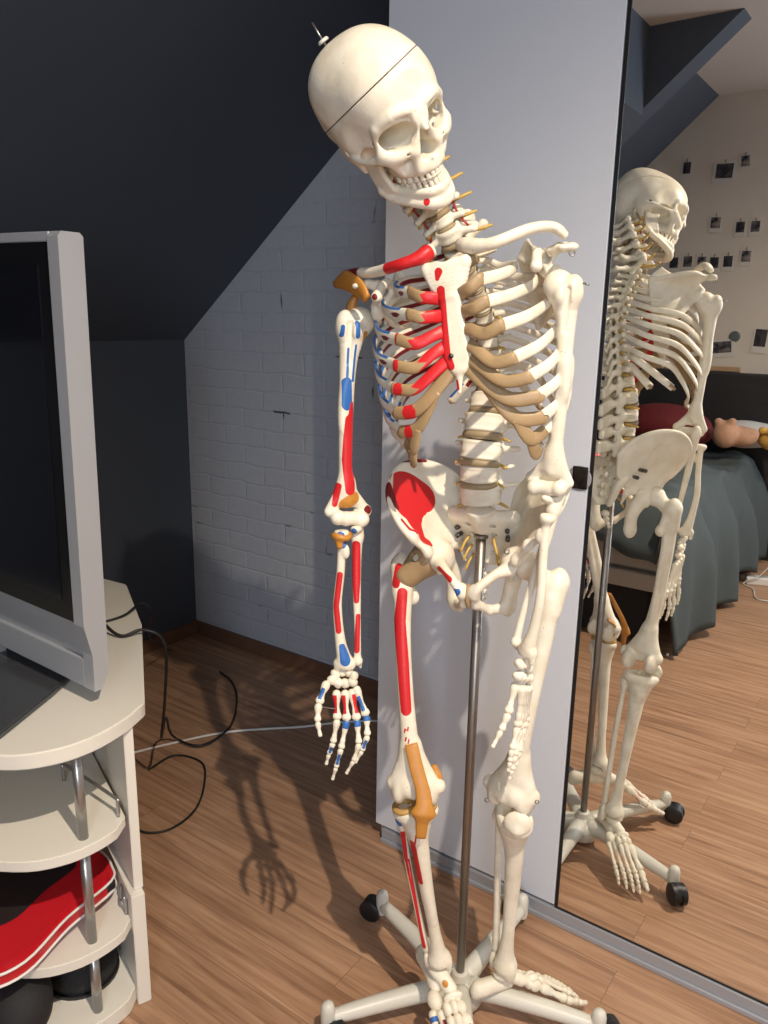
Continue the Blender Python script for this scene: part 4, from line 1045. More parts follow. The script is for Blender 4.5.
add_mesh('skull_pin', *sweep([wk(.022, -.050, .118), wk(.026, -.060, .152)], .0018, 10), M_wire, SKU)
mb = MB(); ax = wk(.026, -.060, .152)-wk(.022, -.050, .118)
mb.lathe([(.0, -.002), (.0075, -.002), (.008, 0), (.0065, .0022), (.0, .0024)], wk(.023, -.0525, .128), ax, 18); mb.build('washer', plain('washer_white', (.7, .68, .62), .4), SKU, True)
tf, tm = tooth_shape('front'), tooth_shape('molar')
MD = frame(wk(0, -.007, -.012), wk(0, .078, -.099), (0, -.007, -.012), (0, .078, -.096), zz*1.0+yy*.2)
Mm = Mk.copy(); Mm[:3, 3] = wk(-.002, .000, .000)
mv = mandible_shape()
red = uni(.006-np.linalg.norm(mv[0]-A(.022, .074, -.090), axis=1), .005-np.linalg.norm(mv[0]-A(.038, .040, -.083), axis=1), .005-np.linalg.norm(mv[0]-A(.047, .012, -.060), axis=1))
MAN = put('mandible', mv, Mm, M_bone, SK, attrs={'red': red})
for k in range(14):
    s = (k-6.5)/6.5; t = s*1.60
    for up in (1, -1):
        sh = tf if abs(k-6.5) < 3.6 else tm; v, f = sh
        c = A(.0285*math.sin(t), .037+.0485*math.cos(t), -.0550) if up == 1 else A(.0275*math.sin(t), .0370+.0460*math.cos(t), -.0665)
        x = A(math.cos(t), -.0505/.03*math.sin(t)*.9, 0); x /= np.linalg.norm(x); y = A(-x[1], x[0], 0)
        Mq = mat4(x, y, A(0, 0, 1), c, 1.0); w = v*A(1, 1, up)
        put('tooth', (w@Mq[:3, :3].T+Mq[:3, 3], f if up == 1 else f[:, ::-1]), Mk if up == 1 else Mm, M_bone, SKU if up == 1 else MAN)
# small screw eyes on the joints
def eye(c, r, ax, par):
    u = np.cross(ax, A(0, 0, 1)); u /= np.linalg.norm(u); w = A(0, 0, 1)
    p = [c+u*r*math.cos(a)+w*r*math.sin(a) for a in np.linspace(0, 2*PI, 15)]
    add_mesh('screw_eye', *sweep(p, .0011, 6), M_wire, par)
eye(at(487, 800, 1.118), .004, FW, FL); eye(at(537, 802, 1.112), .003, FW, FL); eye(at(507, 552, 1.12), .004, FW, hL); eye(at(572, 253, 1.085), .004, FW, SK)
add_mesh('screw_eye', *sweep([at(583, 283, 1.08), at(589, 285, 1.08)], .0014, 6), M_wire, HUL)

# ================================================================== STAND
M_cream = plain('cream_metal', (.62, .60, .52), .38, noise=.04)
M_steel = plain('brushed_steel', (.30, .275, .25), .42, 1.0, noise=.1, nscale=90)
M_black = plain('black_plastic', (.012, .012, .013), .45)
PX, PY = -.614, 1.163
ST = thing('rolling_stand', 'cream five-armed caster base with a steel pole under the skeleton', 'stand', (PX, PY, 0))
mb = MB(); mb.tube([(PX, PY, .045), (PX, PY, .55), (PX, PY, 1.005)], .0088, 18); mb.build('pole', M_steel, ST, True)
mb = MB(); mb.lathe([(.0088, 0), (.0125, .001), (.0125, .006), (.0088, .007)], (PX, PY, .985)); mb.build('clamp_ring', M_wire, ST, 'auto')
mb = MB(); mb.lathe([(.0, -.035), (.040, -.035), (.046, -.025), (.046, .0), (.036, .012), (.020, .020), (.016, .034), (.0125, .036), (.0, .036)], (PX, PY, .048), seg=32); mb.build('hub', M_cream, ST, 'auto')
for k in range(5):
    a = math.radians(16.5+72*k); d = A(math.cos(a), math.sin(a), 0); L = .272; w = A(-math.sin(a), math.cos(a), 0); c0 = A(PX, PY, 0)
    sec = []
    n = 10
    path_ = [c0+d*r+A(0, 0, z) for r, z in ((.02, .050), (.08, .053), (.16, .052), (.23, .049), (.262, .047))]
    P = catmull(path_, 5); t = np.linspace(0, 1, len(P))
    v, f = sweep(P, np.interp(t, [0, 1], [.0200, .0125]), 16, wide=np.interp(t, [0, 1], [.0215, .0135]), wdir=w)
    arm = add_mesh('stand_arm', v, f, M_cream, ST)
    mb = MB(); e = c0+d*L; mb.lathe([(0, -.022), (.0130, -.022), (.0140, -.016), (.0140, .020), (.0115, .030), (.006, .0345), (0, .0355)], (e[0], e[1], .048), seg=20); mb.build('arm_cap', M_cream, arm, 'auto')
    ca = a+(.6, 1.2, .5, 2.0, .9)[k]; cd = A(math.cos(ca), math.sin(ca), 0); cw = A(-math.sin(ca), math.cos(ca), 0); o = e+A(0, 0, .0262)+cd*.026
    for s in (-1, 1):
        mb = MB(); mb.lathe([(.004, 0), (.020, 0), (.0255, .003), (.0255, .013), (.021, .0165), (.006, .017)], o+cw*s*.0025, cw*s, 24)
        wl = mb.build('caster_wheel', M_black, arm, 'auto')
    mb = MB(); mb.tube([e+A(0, 0, .026), e+A(0, 0, .04)], .006); mb.lathe([(.0, -.0055), (.0225, -.0055), (.0225, .0055), (.0, .0055)], o+A(0, 0, .004), cw, 22); mb.build('caster_fork', M_black, arm, 'auto')
# ================================================================== ROOM
def wood_floor():
    m, nt, b = new_mat('laminate_floor'); L = nt.links
    tc = N(nt, 'ShaderNodeTexCoord'); mp = N(nt, 'ShaderNodeMapping'); L.new(tc.outputs['Object'], mp.inputs['Vector'])
    br = N(nt, 'ShaderNodeTexBrick'); br.offset = .37; br.inputs['Scale'].default_value = 1.0
    br.inputs['Brick Width'].default_value = 1.25; br.inputs['Row Height'].default_value = .098; br.inputs['Mortar Size'].default_value = .0007; br.inputs['Mortar Smooth'].default_value = .2
    br.inputs['Color1'].default_value = (.0, 0, 0, 1); br.inputs['Color2'].default_value = (1, 1, 1, 1); br.inputs['Mortar'].default_value = (.5, .5, .5, 1)
    L.new(mp.outputs[0], br.inputs['Vector'])
    # grain: noise stretched along the planks, shifted from plank to plank
    sh = N(nt, 'ShaderNodeVectorMath', operation='MULTIPLY_ADD'); L.new(br.outputs['Color'], sh.inputs[0]); sh.inputs[1].default_value = (3.1, 1.7, 0); L.new(tc.outputs['Object'], sh.inputs[2])
    m2 = N(nt, 'ShaderNodeMapping'); m2.inputs['Scale'].default_value = (1.3, 26, 1); L.new(sh.outputs[0], m2.inputs['Vector'])
    n1 = N(nt, 'ShaderNodeTexNoise'); n1.inputs['Scale'].default_value = 2.2; n1.inputs['Detail'].default_value = 8; n1.inputs['Roughness'].default_value = .62; n1.inputs['Distortion'].default_value = .5; L.new(m2.outputs[0], n1.inputs['Vector'])
    cr = N(nt, 'ShaderNodeValToRGB'); e = cr.color_ramp.elements; e[0].position = .30; e[0].color = (.235, .122, .069, 1); e[1].position = .72; e[1].color = (.52, .32, .198, 1)
    x = e.new(.52); x.color = (.395, .228, .134, 1); L.new(n1.outputs['Fac'], cr.inputs[0])
    mx = N(nt, 'ShaderNodeMix', data_type='RGBA', blend_type='MULTIPLY'); mx.inputs[0].default_value = .35
    g = N(nt, 'ShaderNodeMapRange'); g.inputs[3].default_value = .72; g.inputs[4].default_value = 1.1; L.new(br.outputs['Color'], g.inputs[0])
    L.new(cr.outputs[0], mx.inputs[6]); L.new(g.outputs[0], mx.inputs[7])
    mo = N(nt, 'ShaderNodeMix', data_type='RGBA'); mo.inputs[7].default_value = (.06, .03, .016, 1); fm = N(nt, 'ShaderNodeMath', operation='MULTIPLY'); fm.inputs[1].default_value = .55
    L.new(br.outputs['Fac'], fm.inputs[0]); L.new(fm.outputs[0], mo.inputs[0]); L.new(mx.outputs[2], mo.inputs[6]); L.new(mo.outputs[2], b.inputs['Base Color'])
    b.inputs['Roughness'].default_value = .42; b.inputs['Specular IOR Level'].default_value = .35
    bp = N(nt, 'ShaderNodeBump'); bp.inputs['Strength'].default_value = .12; bp.inputs['Distance'].default_value = .002; L.new(n1.outputs['Fac'], bp.inputs['Height']); L.new(bp.outputs[0], b.inputs['Normal'])
    return m

def painted_brick():
    m, nt, b = new_mat('painted_brick'); L = nt.links
    tc = N(nt, 'ShaderNodeTexCoord'); mp = N(nt, 'ShaderNodeMapping'); mp.inputs['Rotation'].default_value = (PI/2, 0, 0)
    L.new(tc.outputs['Object'], mp.inputs['Vector'])
    nz = N(nt, 'ShaderNodeTexNoise'); nz.inputs['Scale'].default_value = 9; nz.inputs['Detail'].default_value = 4; L.new(mp.outputs[0], nz.inputs['Vector'])
    ad_ = N(nt, 'ShaderNodeVectorMath', operation='MULTIPLY_ADD'); L.new(nz.outputs['Color'], ad_.inputs[0]); ad_.inputs[1].default_value = (.028, .028, .0); L.new(mp.outputs[0], ad_.inputs[2])
    br = N(nt, 'ShaderNodeTexBrick'); br.offset = .5; br.inputs['Scale'].default_value = 1; br.inputs['Brick Width'].default_value = .205; br.inputs['Row Height'].default_value = .072
    br.inputs['Mortar Size'].default_value = .006; br.inputs['Mortar Smooth'].default_value = .9; br.inputs['Color1'].default_value = (.2, .2, .2, 1); br.inputs['Color2'].default_value = (1, 1, 1, 1)
    L.new(ad_.outputs[0], br.inputs['Vector'])
    n2 = N(nt, 'ShaderNodeTexNoise'); n2.inputs['Scale'].default_value = 45; n2.inputs['Detail'].default_value = 6; n2.inputs['Roughness'].default_value = .65; L.new(tc.outputs['Object'], n2.inputs['Vector'])
    # a few dark chips in the joints
    n3 = N(nt, 'ShaderNodeTexNoise'); n3.inputs['Scale'].default_value = 7; n3.inputs['Detail'].default_value = 2; L.new(tc.outputs['Object'], n3.inputs['Vector'])
    c1 = N(nt, 'ShaderNodeMapRange'); c1.inputs[1].default_value = .66; c1.inputs[2].default_value = .72; L.new(n3.outputs['Fac'], c1.inputs[0])
    c2 = N(nt, 'ShaderNodeMath', operation='MULTIPLY'); L.new(c1.outputs[0], c2.inputs[0]); L.new(br.outputs['Fac'], c2.inputs[1])
    base = N(nt, 'ShaderNodeMix', data_type='RGBA'); base.inputs[6].default_value = (.47, .495, .54, 1); base.inputs[7].default_value = (.57, .595, .64, 1); L.new(n2.outputs['Fac'], base.inputs[0])
    fin = N(nt, 'ShaderNodeMix', data_type='RGBA'); fin.inputs[7].default_value = (.05, .045, .045, 1); L.new(c2.outputs[0], fin.inputs[0]); L.new(base.outputs[2], fin.inputs[6]); L.new(fin.outputs[2], b.inputs['Base Color'])
    b.inputs['Roughness'].default_value = .55
    h1 = N(nt, 'ShaderNodeMath', operation='MULTIPLY_ADD'); h1.inputs[1].default_value = -1.0; L.new(br.outputs['Fac'], h1.inputs[0])
    h2 = N(nt, 'ShaderNodeMath', operation='MULTIPLY_ADD'); h2.inputs[1].default_value = .45; L.new(n2.outputs['Fac'], h2.inputs[0])
    h3 = N(nt, 'ShaderNodeMath', operation='MULTIPLY'); h3.inputs[1].default_value = .55; L.new(br.outputs['Color'], h3.inputs[0]); L.new(h3.outputs[0], h2.inputs[2]); L.new(h2.outputs[0], h1.inputs[2])
    bp = N(nt, 'ShaderNodeBump'); bp.inputs['Strength'].default_value = .30; bp.inputs['Distance'].default_value = .007; L.new(h1.outputs[0], bp.inputs['Height']); L.new(bp.outputs[0], b.inputs['Normal'])
    return m

M_floor, M_brick = wood_floor(), painted_brick()
M_slate = plain('slate_wall_paint', (.062, .076, .100), .6, noise=.08, nscale=5, bump=.12, bscale=120)
M_white = plain('warm_white_wall', (.64, .59, .53), .7, noise=.04, nscale=4, bump=.1, bscale=150)
M_ceil = plain('ceiling_white', (.62, .57, .51), .75, noise=.03, nscale=4)
M_base = plain('brown_baseboard', (.17, .085, .05), .45, noise=.2, nscale=12)
M_door = plain('door_light_grey', (.66, .685, .735), .38, noise=.015, nscale=3)
M_alu = plain('grey_aluminium', (.40, .42, .46), .42, .35)
M_blackline = plain('black_gasket', (.010, .010, .011), .4)
M_mirror, nt_, b_ = new_mat('mirror_glass'); b_.inputs['Base Color'].default_value = (.93, .94, .93, 1); b_.inputs['Metallic'].default_value = 1; b_.inputs['Roughness'].default_value = 0.0
tcm = N(nt_, 'ShaderNodeTexCoord'); nzm = N(nt_, 'ShaderNodeTexNoise'); nzm.inputs['Scale'].default_value = 3; nt_.links.new(tcm.outputs['Object'], nzm.inputs['Vector'])
mrm = N(nt_, 'ShaderNodeMapRange'); mrm.inputs[3].default_value = 0.0; mrm.inputs[4].default_value = .012; nt_.links.new(nzm.outputs['Fac'], mrm.inputs[0]); nt_.links.new(mrm.outputs[0], b_.inputs['Roughness'])

XL, YB, YF, XR, ZC, YW = -2.515, 2.153, -2.02, 1.75, 2.60, 1.491
def wall(name, v, f, m): return structure(add_mesh(name, v, f, m, smooth=False))
def slab(name, lo, hi, m):
    mb = MB(); mb.box(lo, hi); return structure(mb.build(name, m))
fl = slab('floor', (XL-.1, YF-.1, -.05), (XR+.1, YB+.1, 0), M_floor)
slab('wall_left', (XL-.1, YF-.1, 0), (XL, YB+.1, 2.7), M_slate)
slab('wall_back', (XL, YB, 0), (XR+.1, YB+.1, 2.7), M_brick)
slab('wall_front', (XL, YF-.1, 0), (XR+.1, YF, 2.7), M_white)
slab('wall_right', (XR, YF, 0), (XR+.1, YB, 2.7), M_white)
slab('ceiling', (XL-.1, YF-.1, ZC), (XR+.1, YB+.1, ZC+.08), M_ceil)
# attic slope: a prism along y under the flat ceiling
def roof(name, prof, y0, y1, m):
    mb = MB(); mb.prism([(p[0], p[1]) for p in prof], 0, y1-y0, M=Matrix(((1, 0, 0, 0), (0, 0, 1, y0), (0, 1, 0, 0), (0, 0, 0, 1)))); return structure(mb.build(name, m))
SL_ = .80
roof('ceiling_slope', [(XL, 1.255), (-1.275, 1.255+SL_*(XL*-1-1.275)), (-1.275, ZC), (XL, ZC)], -.76, YB, M_slate)
roof('ceiling_slope', [(XL, 1.47), (-1.28, ZC), (XL, ZC)], YF, -.90, M_slate)
roof('ceiling_beam', [(XL, 1.215), (-.895, ZC), (XL, ZC)], -.90, -.7601, M_slate)
slab('baseboard_left', (XL, YF, 0), (XL+.014, YB, .058), M_base)
slab('baseboard_back', (XL+.014, YB-.014, 0), (-1.06, YB, .058), M_base)

# added, unseen: a window-like frame round the fill light, and the lamp's fitting
mb = MB()
for lo, hi in (((.59, YF, .94), (.65, YF+.05, 2.36)), ((1.65, YF, .94), (1.71, YF+.05, 2.36)), ((.65, YF, .94), (1.65, YF+.05, 1.0)), ((.65, YF, 2.30), (1.65, YF+.05, 2.36)), ((1.135, YF, 1.0), (1.165, YF+.03, 2.30))): mb.box(lo, hi, .004)
structure(mb.build('fill_light_frame', M_door))
mb = MB(); mb.lathe([(0, 0), (.05, 0), (.05, .02), (.012, .03), (.012, .10), (.045, .125), (.045, .165), (.040, .165), (.040, .13), (0, .125)], (.33, .31, ZC), (0, 0, -1), 24); structure(mb.build('ceiling_fitting', M_alu, smooth='auto'))

# ---------------- wardrobe with a light-grey sliding door and a mirror door
WD = thing('wardrobe', 'tall pale grey wardrobe with a sliding mirror door, standing behind the skeleton', 'wardrobe', (0, 1.8, 0))
mb = MB(); mb.box((-1.064, YW+.030, .0), (-1.046, 2.12, 2.40)); mb.box((1.40, YW+.030, 0), (1.418, 2.12, 2.40)); mb.box((-1.046, YW+.03, 2.38), (1.40, 2.12, 2.40)); mb.box((-1.046, 2.10, .06), (1.40, 2.12, 2.38)); mb.box((-1.046, YW+.05, .035), (1.40, 2.10, .055))
mb.build('carcass', M_door, WD)
mb = MB(); mb.box((-1.062, YW, .044), (-.553, YW+.020, 2.36), .0015); dr = mb.build('door', M_door, WD)
mb = MB(); mb.box((-.5505, YW-.001, .040), (-.5435, YW+.020, 2.36)); mb.box((-.5435, YW-.001, .040), (.43, YW+.020, .0435)); mb.box((-.5435, YW-.001, 2.355), (.43, YW+.02, 2.36)); mb.box((.43, YW-.001, .04), (.437, YW+.02, 2.36))
md_ = mb.build('mirror_door', M_blackline, WD); md_['label'] = 'mirror door with a thin black edge'
mb = MB(); mb.box((-.5435, YW, .0435), (.43, YW+.012, 2.355)); mb.build('mirror_pane', M_mirror, md_)
mb = MB(); mb.box((.44, YW, .044), (1.416, YW+.020, 2.36), .0015); mb.build('door', M_door, WD)
mb = MB(); mb.box((-1.04, YW-.004, .012), (1.41, YW+.030, .038), .002); mb.box((-1.04, YW-.010, .0), (1.41, YW+.030, .012), .002); mb.build('bottom_rail', M_alu, WD)
mb = MB(); mb.lathe([(0, 0), (.026, 0), (.026, .0022), (.0245, .003), (0, .003)], (-.572, YW+.0008, 1.045), (0, -1, 0), 32); hd = mb.build('finger_pull', plain('pull_grey', (.30, .30, .31), .3), dr, 'auto')
mb = MB(); mb.box((-.585, YW-.0052, 1.024), (-.5535, YW-.0022, 1.070), .001); mb.build('pull_plate', plain('pull_black', (.10, .10, .105), .12, 1.0), hd)

# ---------------- television
M_silver = plain('silver_plastic', (.42, .43, .45), .32, .25)
M_screen = plain('black_screen', (.0030, .0032, .006), .16, coat=.3)
M_bezel = plain('black_bezel', (.004, .004, .005), .35)
TVT = (-1.20, .765, .668)
TVR = Matrix.Translation(TVT) @ Matrix.Rotation(math.radians(1.2), 4, 'Y') @ Matrix.Translation([-c for c in TVT])
TV = thing('television', 'large old silver-framed flat television, switched off, standing on the white corner cabinet', 'television', (-1.75, .80, .668))
x0, x1, y0 = -2.32, -1.20, .765
mb = MB(); mb.prism([(y0+.014, .668), (y0+.030, .668), (y0+.046, .70), (y0+.046, 1.472), (y0+.040, 1.478), (y0+.006, 1.478), (y0, 1.470), (y0, .80), (y0+.014, .74)], 0, .030, M=TVR @ Matrix(((0, 0, 1, x1-.030), (1, 0, 0, 0), (0, 1, 0, 0), (0, 0, 0, 1))))
mb.prism([(y0+.014, .668), (y0+.030, .668), (y0+.046, .70), (y0+.046, 1.472), (y0+.040, 1.478), (y0+.006, 1.478), (y0, 1.470), (y0, .80), (y0+.014, .74)], 0, .030, M=TVR @ Matrix(((0, 0, 1, x0), (1, 0, 0, 0), (0, 1, 0, 0), (0, 0, 0, 1))))
mb.box((x0, y0+.014, .668), (x1-.03, y0+.040, .725), .002, M=TVR); mb.prism([(y0+.004, .800), (y0+.030, .800), (y0+.030, .725), (y0+.022, .725)], 0, x1-x0-.04, M=TVR @ Matrix(((0, 0, 1, x0+.02), (1, 0, 0, 0), (0, 1, 0, 0), (0, 0, 0, 1))))
mb.box((x0+.03, y0+.002, 1.462), (x1-.03, y0+.040, 1.478), .002, M=TVR); mb.build('silver_frame', M_silver, TV)
mb = MB(); mb.box((x0+.030, y0+.004, .800), (x1-.030, y0+.040, 1.462), .001, M=TVR); bz = mb.build('bezel', M_bezel, TV)
mb = MB(); mb.box((x0+.070, y0+.0025, .838), (x1-.068, y0+.006, 1.425), M=TVR); mb.build('screen', M_screen, bz)
mb = MB(); mb.box((x0+.04, y0+.040, .72), (x1-.05, y0+.085, 1.44), .012, M=TVR); mb.build('back_cover', M_bezel, TV)
mb = MB(); mb.prism([(-1.300, .752), (-1.225, .60), (-2.26, .60), (-2.20, .93), (-1.40, .93)], .6355, .648, .003); mb.build('stand_foot', plain('dark_grey_gloss', (.05, .053, .058), .2), TV)
mb = MB(); mb.box((-1.95, .785, .647), (-1.55, .805, .70), .003); mb.build('stand_neck', M_silver, TV)

# ---------------- corner cabinet
M_cab = plain('cream_white_laminate', (.74, .705, .62), .42, noise=.02, nscale=5)
M_chrome = plain('chrome_tube', (.42, .42, .42), .28, .85)
CB = thing('corner_cabinet', 'white open corner cabinet with curved shelves and silver posts under the television', 'cabinet', (-1.7, .85, 0))
front_ = [(x-.022, y+.012) for x, y in [(-1.126, .836), (-1.103, .775), (-1.094, .70), (-1.112, .632), (-1.165, .573), (-1.30, .505), (-1.50, .460), (-1.75, .445), (-2.05, .48), (-2.28, .60)]]
fr_s = [tuple(p[:2]) for p in catmull([(x, y, 0) for x, y in front_], 4)]
def outline(back, dx=0): return fr_s+back
mb = MB(); mb.prism(outline([(-2.30, 1.20), (-1.74, 1.25), (-1.475, 1.095)]), .605, .635, .003); mb.build('cabinet_top', M_cab, CB, 'auto')
inner = [(-1.146, .782)]+[(x-.012, y+.006) for x, y in fr_s if y+.006 < .775 or x < -1.3]
for nm, z in (('shelf', .420), ('shelf', .195), ('bottom_shelf', .035)):
    mb = MB(); mb.prism(inner+[(-2.27, 1.16), (-1.63, .982), (-1.150, .790)], z-(.022 if z > .1 else .035), z, .002); sh_ = mb.build(nm, M_cab, CB, 'auto')
    if z > .1:
        zz_ = z; a, b = ((-1.350, .790), (-1.160, .782)) if z > .3 else ((-1.204, .806), (-1.164, .787))
        q_ = .012 if z > .3 else .007
        p = catmull([(a[0], a[1], zz_), (a[0], a[1], zz_+.030), (a[0]+q_, a[1], zz_+.038), (b[0]-q_, b[1], zz_+.038), (b[0], b[1], zz_+.030), (b[0], b[1], zz_)], 6)
        add_mesh('guard_rail', *sweep(p, .0035, 8, wdir=A(0, 1, 0)), M_chrome, sh_)
def vpanel(p, q, th, z0, z1, M_, nm, parent):
    p = A(*p); q = A(*q); d = (q-p)/np.linalg.norm(q-p); n = A(-d[1], d[0])*th
    mb = MB(); mb.prism([tuple(p), tuple(q), tuple(q+n), tuple(p+n)], z0, z1, .0015); return mb.build(nm, M_, parent)
vpanel((-1.136, .810), (-1.62, 1.000), .018, .255, .605, M_cab, 'side_panel', CB)
vpanel((-1.122, .802), (-1.62, 1.000), .026, .0, .255, M_cab, 'side_panel', CB)
vpanel((-1.625, 1.005), (-2.29, 1.19), .016, .035, .605, M_cab, 'back_panel', CB)
for z0, z1 in ((.420, .605), (.195, .398), (.035, .173)):
    mb = MB(); mb.tube([(-1.158, .705, z0), (-1.158, .705, z1)], .0095, 16); mb.build('post', M_chrome, CB, True)
mb = MB(); mb.lathe([(0, 0), (.004, 0), (.004, .0012), (0, .0014)], (-1.155, .80, .035), (0, 0, 1), 10); mb.build('screw', M_dark, CB)

# ---------------- things on the cabinet
RB = thing('red_case', 'glossy red padded case with white piping and a black mesh panel lying on the shelf', 'case', (-1.28, .72, .23))
pl = [(-1.312, .830), (-1.268, .842), (-1.222, .826), (-1.188, .792), (-1.178, .690), (-1.152, .590), (-1.180, .525), (-1.25, .50), (-1.40, .56), (-1.48, .66), (-1.42, .76)]
pl = [tuple(p[:2]) for p in catmull([(x, y, 0) for x, y in [(a-.014, b-.008-.3*max(0, b-.80)) for a, b in pl+[pl[0]]]], 5)][:-1]
TLT = Matrix.Translation((-1.25, .70, .206)) @ Matrix.Rotation(math.radians(4), 4, A(.6, .2, 0)) @ Matrix.Translation((1.25, -.70, -.215))
mb = MB(); mb.prism(pl, .226, .270, .008, M=TLT); mb.build('shell', plain('red_gloss_fabric', (.50, .012, .020), .25, noise=.12, nscale=14, bump=.12, bscale=30), RB, 'auto')
c_ = A(-1.29, .70); ins = [tuple(c_+(A(*p)-c_)*A(.62, .66)+A(-.045, .0)) for p in pl]
mb = MB(); mb.prism(ins, .2705, .274, .001, M=TLT); mb.build('mesh_panel', plain('black_mesh', (.018, .013, .014), .5, bump=.4, bscale=600), RB, 'auto')
for z in (.261, .2365):
    p = [TLT @ Vector((q[0]+(q[0]-c_[0])*.012, q[1]+(q[1]-c_[1])*.012, z)) for q in pl+[pl[0]]]
    add_mesh('piping', *sweep([tuple(q) for q in p], .0026, 8), plain('white_piping', (.75, .73, .70), .4), RB)
mb = MB(); mb.box((-1.222, .772, .240), (-1.198, .794, .262), .004, M=TLT); mb.build('zip_end', M_black, RB)
def soft(name, label, cat, blobs, m, k=.03, h=.004, parent=None):
    b_ = np.array([list(b[0])+list(b[1]) for b in blobs]); lo = (b_[:, :3]-b_[:, 3:]).min(0)-.02; hi = (b_[:, :3]+b_[:, 3:]).max(0)+.02
    V = Vox(lo, hi, h)
    for c, r in blobs: V.ell(c, r, k)
    v, f = V.mesh(); o = add_mesh(name, v, f, m, parent)
    return tag(o, label, cat) if label else o
M_fab = plain('black_fabric', (.012, .012, .013), .75, noise=.2, bump=.5, bscale=260)
BG = soft('black_bag', 'soft black fabric bag slumped in front under the red case', 'bag', [((-1.27, .585, .099), (.10, .065, .057)), ((-1.215, .59, .098), (.045, .045, .050)), ((-1.40, .575, .099), (.13, .075, .057)), ((-1.26, .60, .125), (.07, .05, .028))], M_fab)
add_mesh('zip_line', *sweep(catmull([(-1.275, .535, .150), (-1.245, .530, .146), (-1.215, .545, .150)], 6), .0016, 6), plain('zip_white', (.6, .6, .6), .4), BG)
CP = thing('black_tin', 'round black tin-like object standing on the bottom shelf behind the post', 'tin', (-1.25, .745, .035))
mb = MB(); mb.lathe([(0, .0), (.064, .0), (.069, .02), (.066, .05), (.056, .066), (.030, .074), (0, .076)], (-1.262, .742, .036), seg=32); mb.build('crown', M_fab, CP, 'auto')
mb = MB(); mb.lathe([(.0, 0), (.072, 0), (.072, .007), (0, .009)], (-1.262, .742, .036), seg=32); mb.build('rim', M_black, CP, 'auto')
mb = MB(); mb.prism([(-1.52, .60), (-1.40, .66), (-1.45, .80), (-1.60, .78)], .300, .311, .003, M=Matrix.Rotation(0, 4, 'X')); mb.build('plastic_sleeve', plain('smoky_plastic', (.06, .062, .066), .15), RB)

# ---------------- cables
M_cable = plain('black_cable', (.010, .010, .011), .5); M_wcable = plain('white_cable', (.62, .61, .58), .45)
p = catmull([(-1.56, .99, .72), (-1.50, 1.00, .67), (-1.44, 1.01, .641), (-1.415, 1.055, .647), (-1.40, 1.10, .60), (-1.50, 1.17, .40), (-1.64, 1.26, .20), at(166, 718, 1.36)*A(1, 1, 1), (-1.86, 1.475, .03), (-1.765, 1.505, .016), (-1.775, 1.64, .016), (-1.905, 1.80, .006), (-2.02, 1.89, .006), (-2.13, 1.93, .006)], 8)
tag(add_mesh('power_cable', *sweep(p, .0038, 8), M_cable), 'black cable running off the cabinet top and curling into a loop on the floor', 'cable')
p = catmull([(-1.80, 1.33, .004), (-1.80, 1.43, .004), (-1.70, 1.452, .004), (-1.604, 1.375, .004), (-1.532, 1.275, .004), (-1.522, 1.178, .004), (-1.575, 1.128, .004), (-1.66, 1.16, .004)], 8)
tag(add_mesh('power_cable', *sweep(p, .0032, 8), M_cable), 'thin black cable lying in a half circle on the floor beside the cabinet', 'cable')
p = catmull([(-1.62, .99, .66), (-1.56, 1.02, .640), (-1.54, 1.09, .640), (-1.57, 1.165, .643), (-1.66, 1.26, .58), (-1.75, 1.33, .50), (-2.05, 1.55, .30), (-2.30, 1.80, .11), (-2.44, 1.95, .005)], 8)
tag(add_mesh('power_cable', *sweep(p, .0030, 8), M_cable), 'thin black cable stretched from the television to the dark corner of the room', 'cable')
p = catmull([(-1.95, 1.28, .005), (-1.865, 1.465, .005), (-1.767, 1.635, .005), (-1.603, 1.80, .005), (-1.503, 1.919, .005), (-1.40, 2.00, .005), (-1.25, 2.05, .005)], 8)
tag(add_mesh('extension_cord', *sweep(p, .0042, 8), M_wcable), 'white cord lying across the dark floor from the cabinet to the wardrobe', 'cord')

# ================================================================== THE SIDE OF THE ROOM SEEN IN THE MIRROR
BD = thing('bed', 'bed under a rumpled dark green-grey duvet, seen in the mirror', 'bed', (-1.65, -1.05, 0))
M_bedframe = plain('beige_bed_frame', (.36, .33, .28), .6, noise=.05); M_under = plain('dark_bed_base', (.012, .012, .014), .8)
mb = MB(); mb.box((-2.49, -1.93, .26), (-.80, -.19, .335), .008); mb.build('bed_frame', M_bedframe, BD)
mb = MB(); mb.box((-2.46, -1.90, .02), (-.90, -.26, .26)); mb.build('bed_base', M_under, BD)
mb = MB(); mb.box((-2.47, -1.92, .335), (-.82, -.21, .50), .03, 3); mb.build('mattress', M_bedframe, BD)
mb = MB(); mb.box((-2.50, -2.015, .0), (-.55, -1.94, 1.08), .012); hb = mb.build('headboard', plain('black_headboard', (.014, .014, .016), .6, noise=.1), BD)
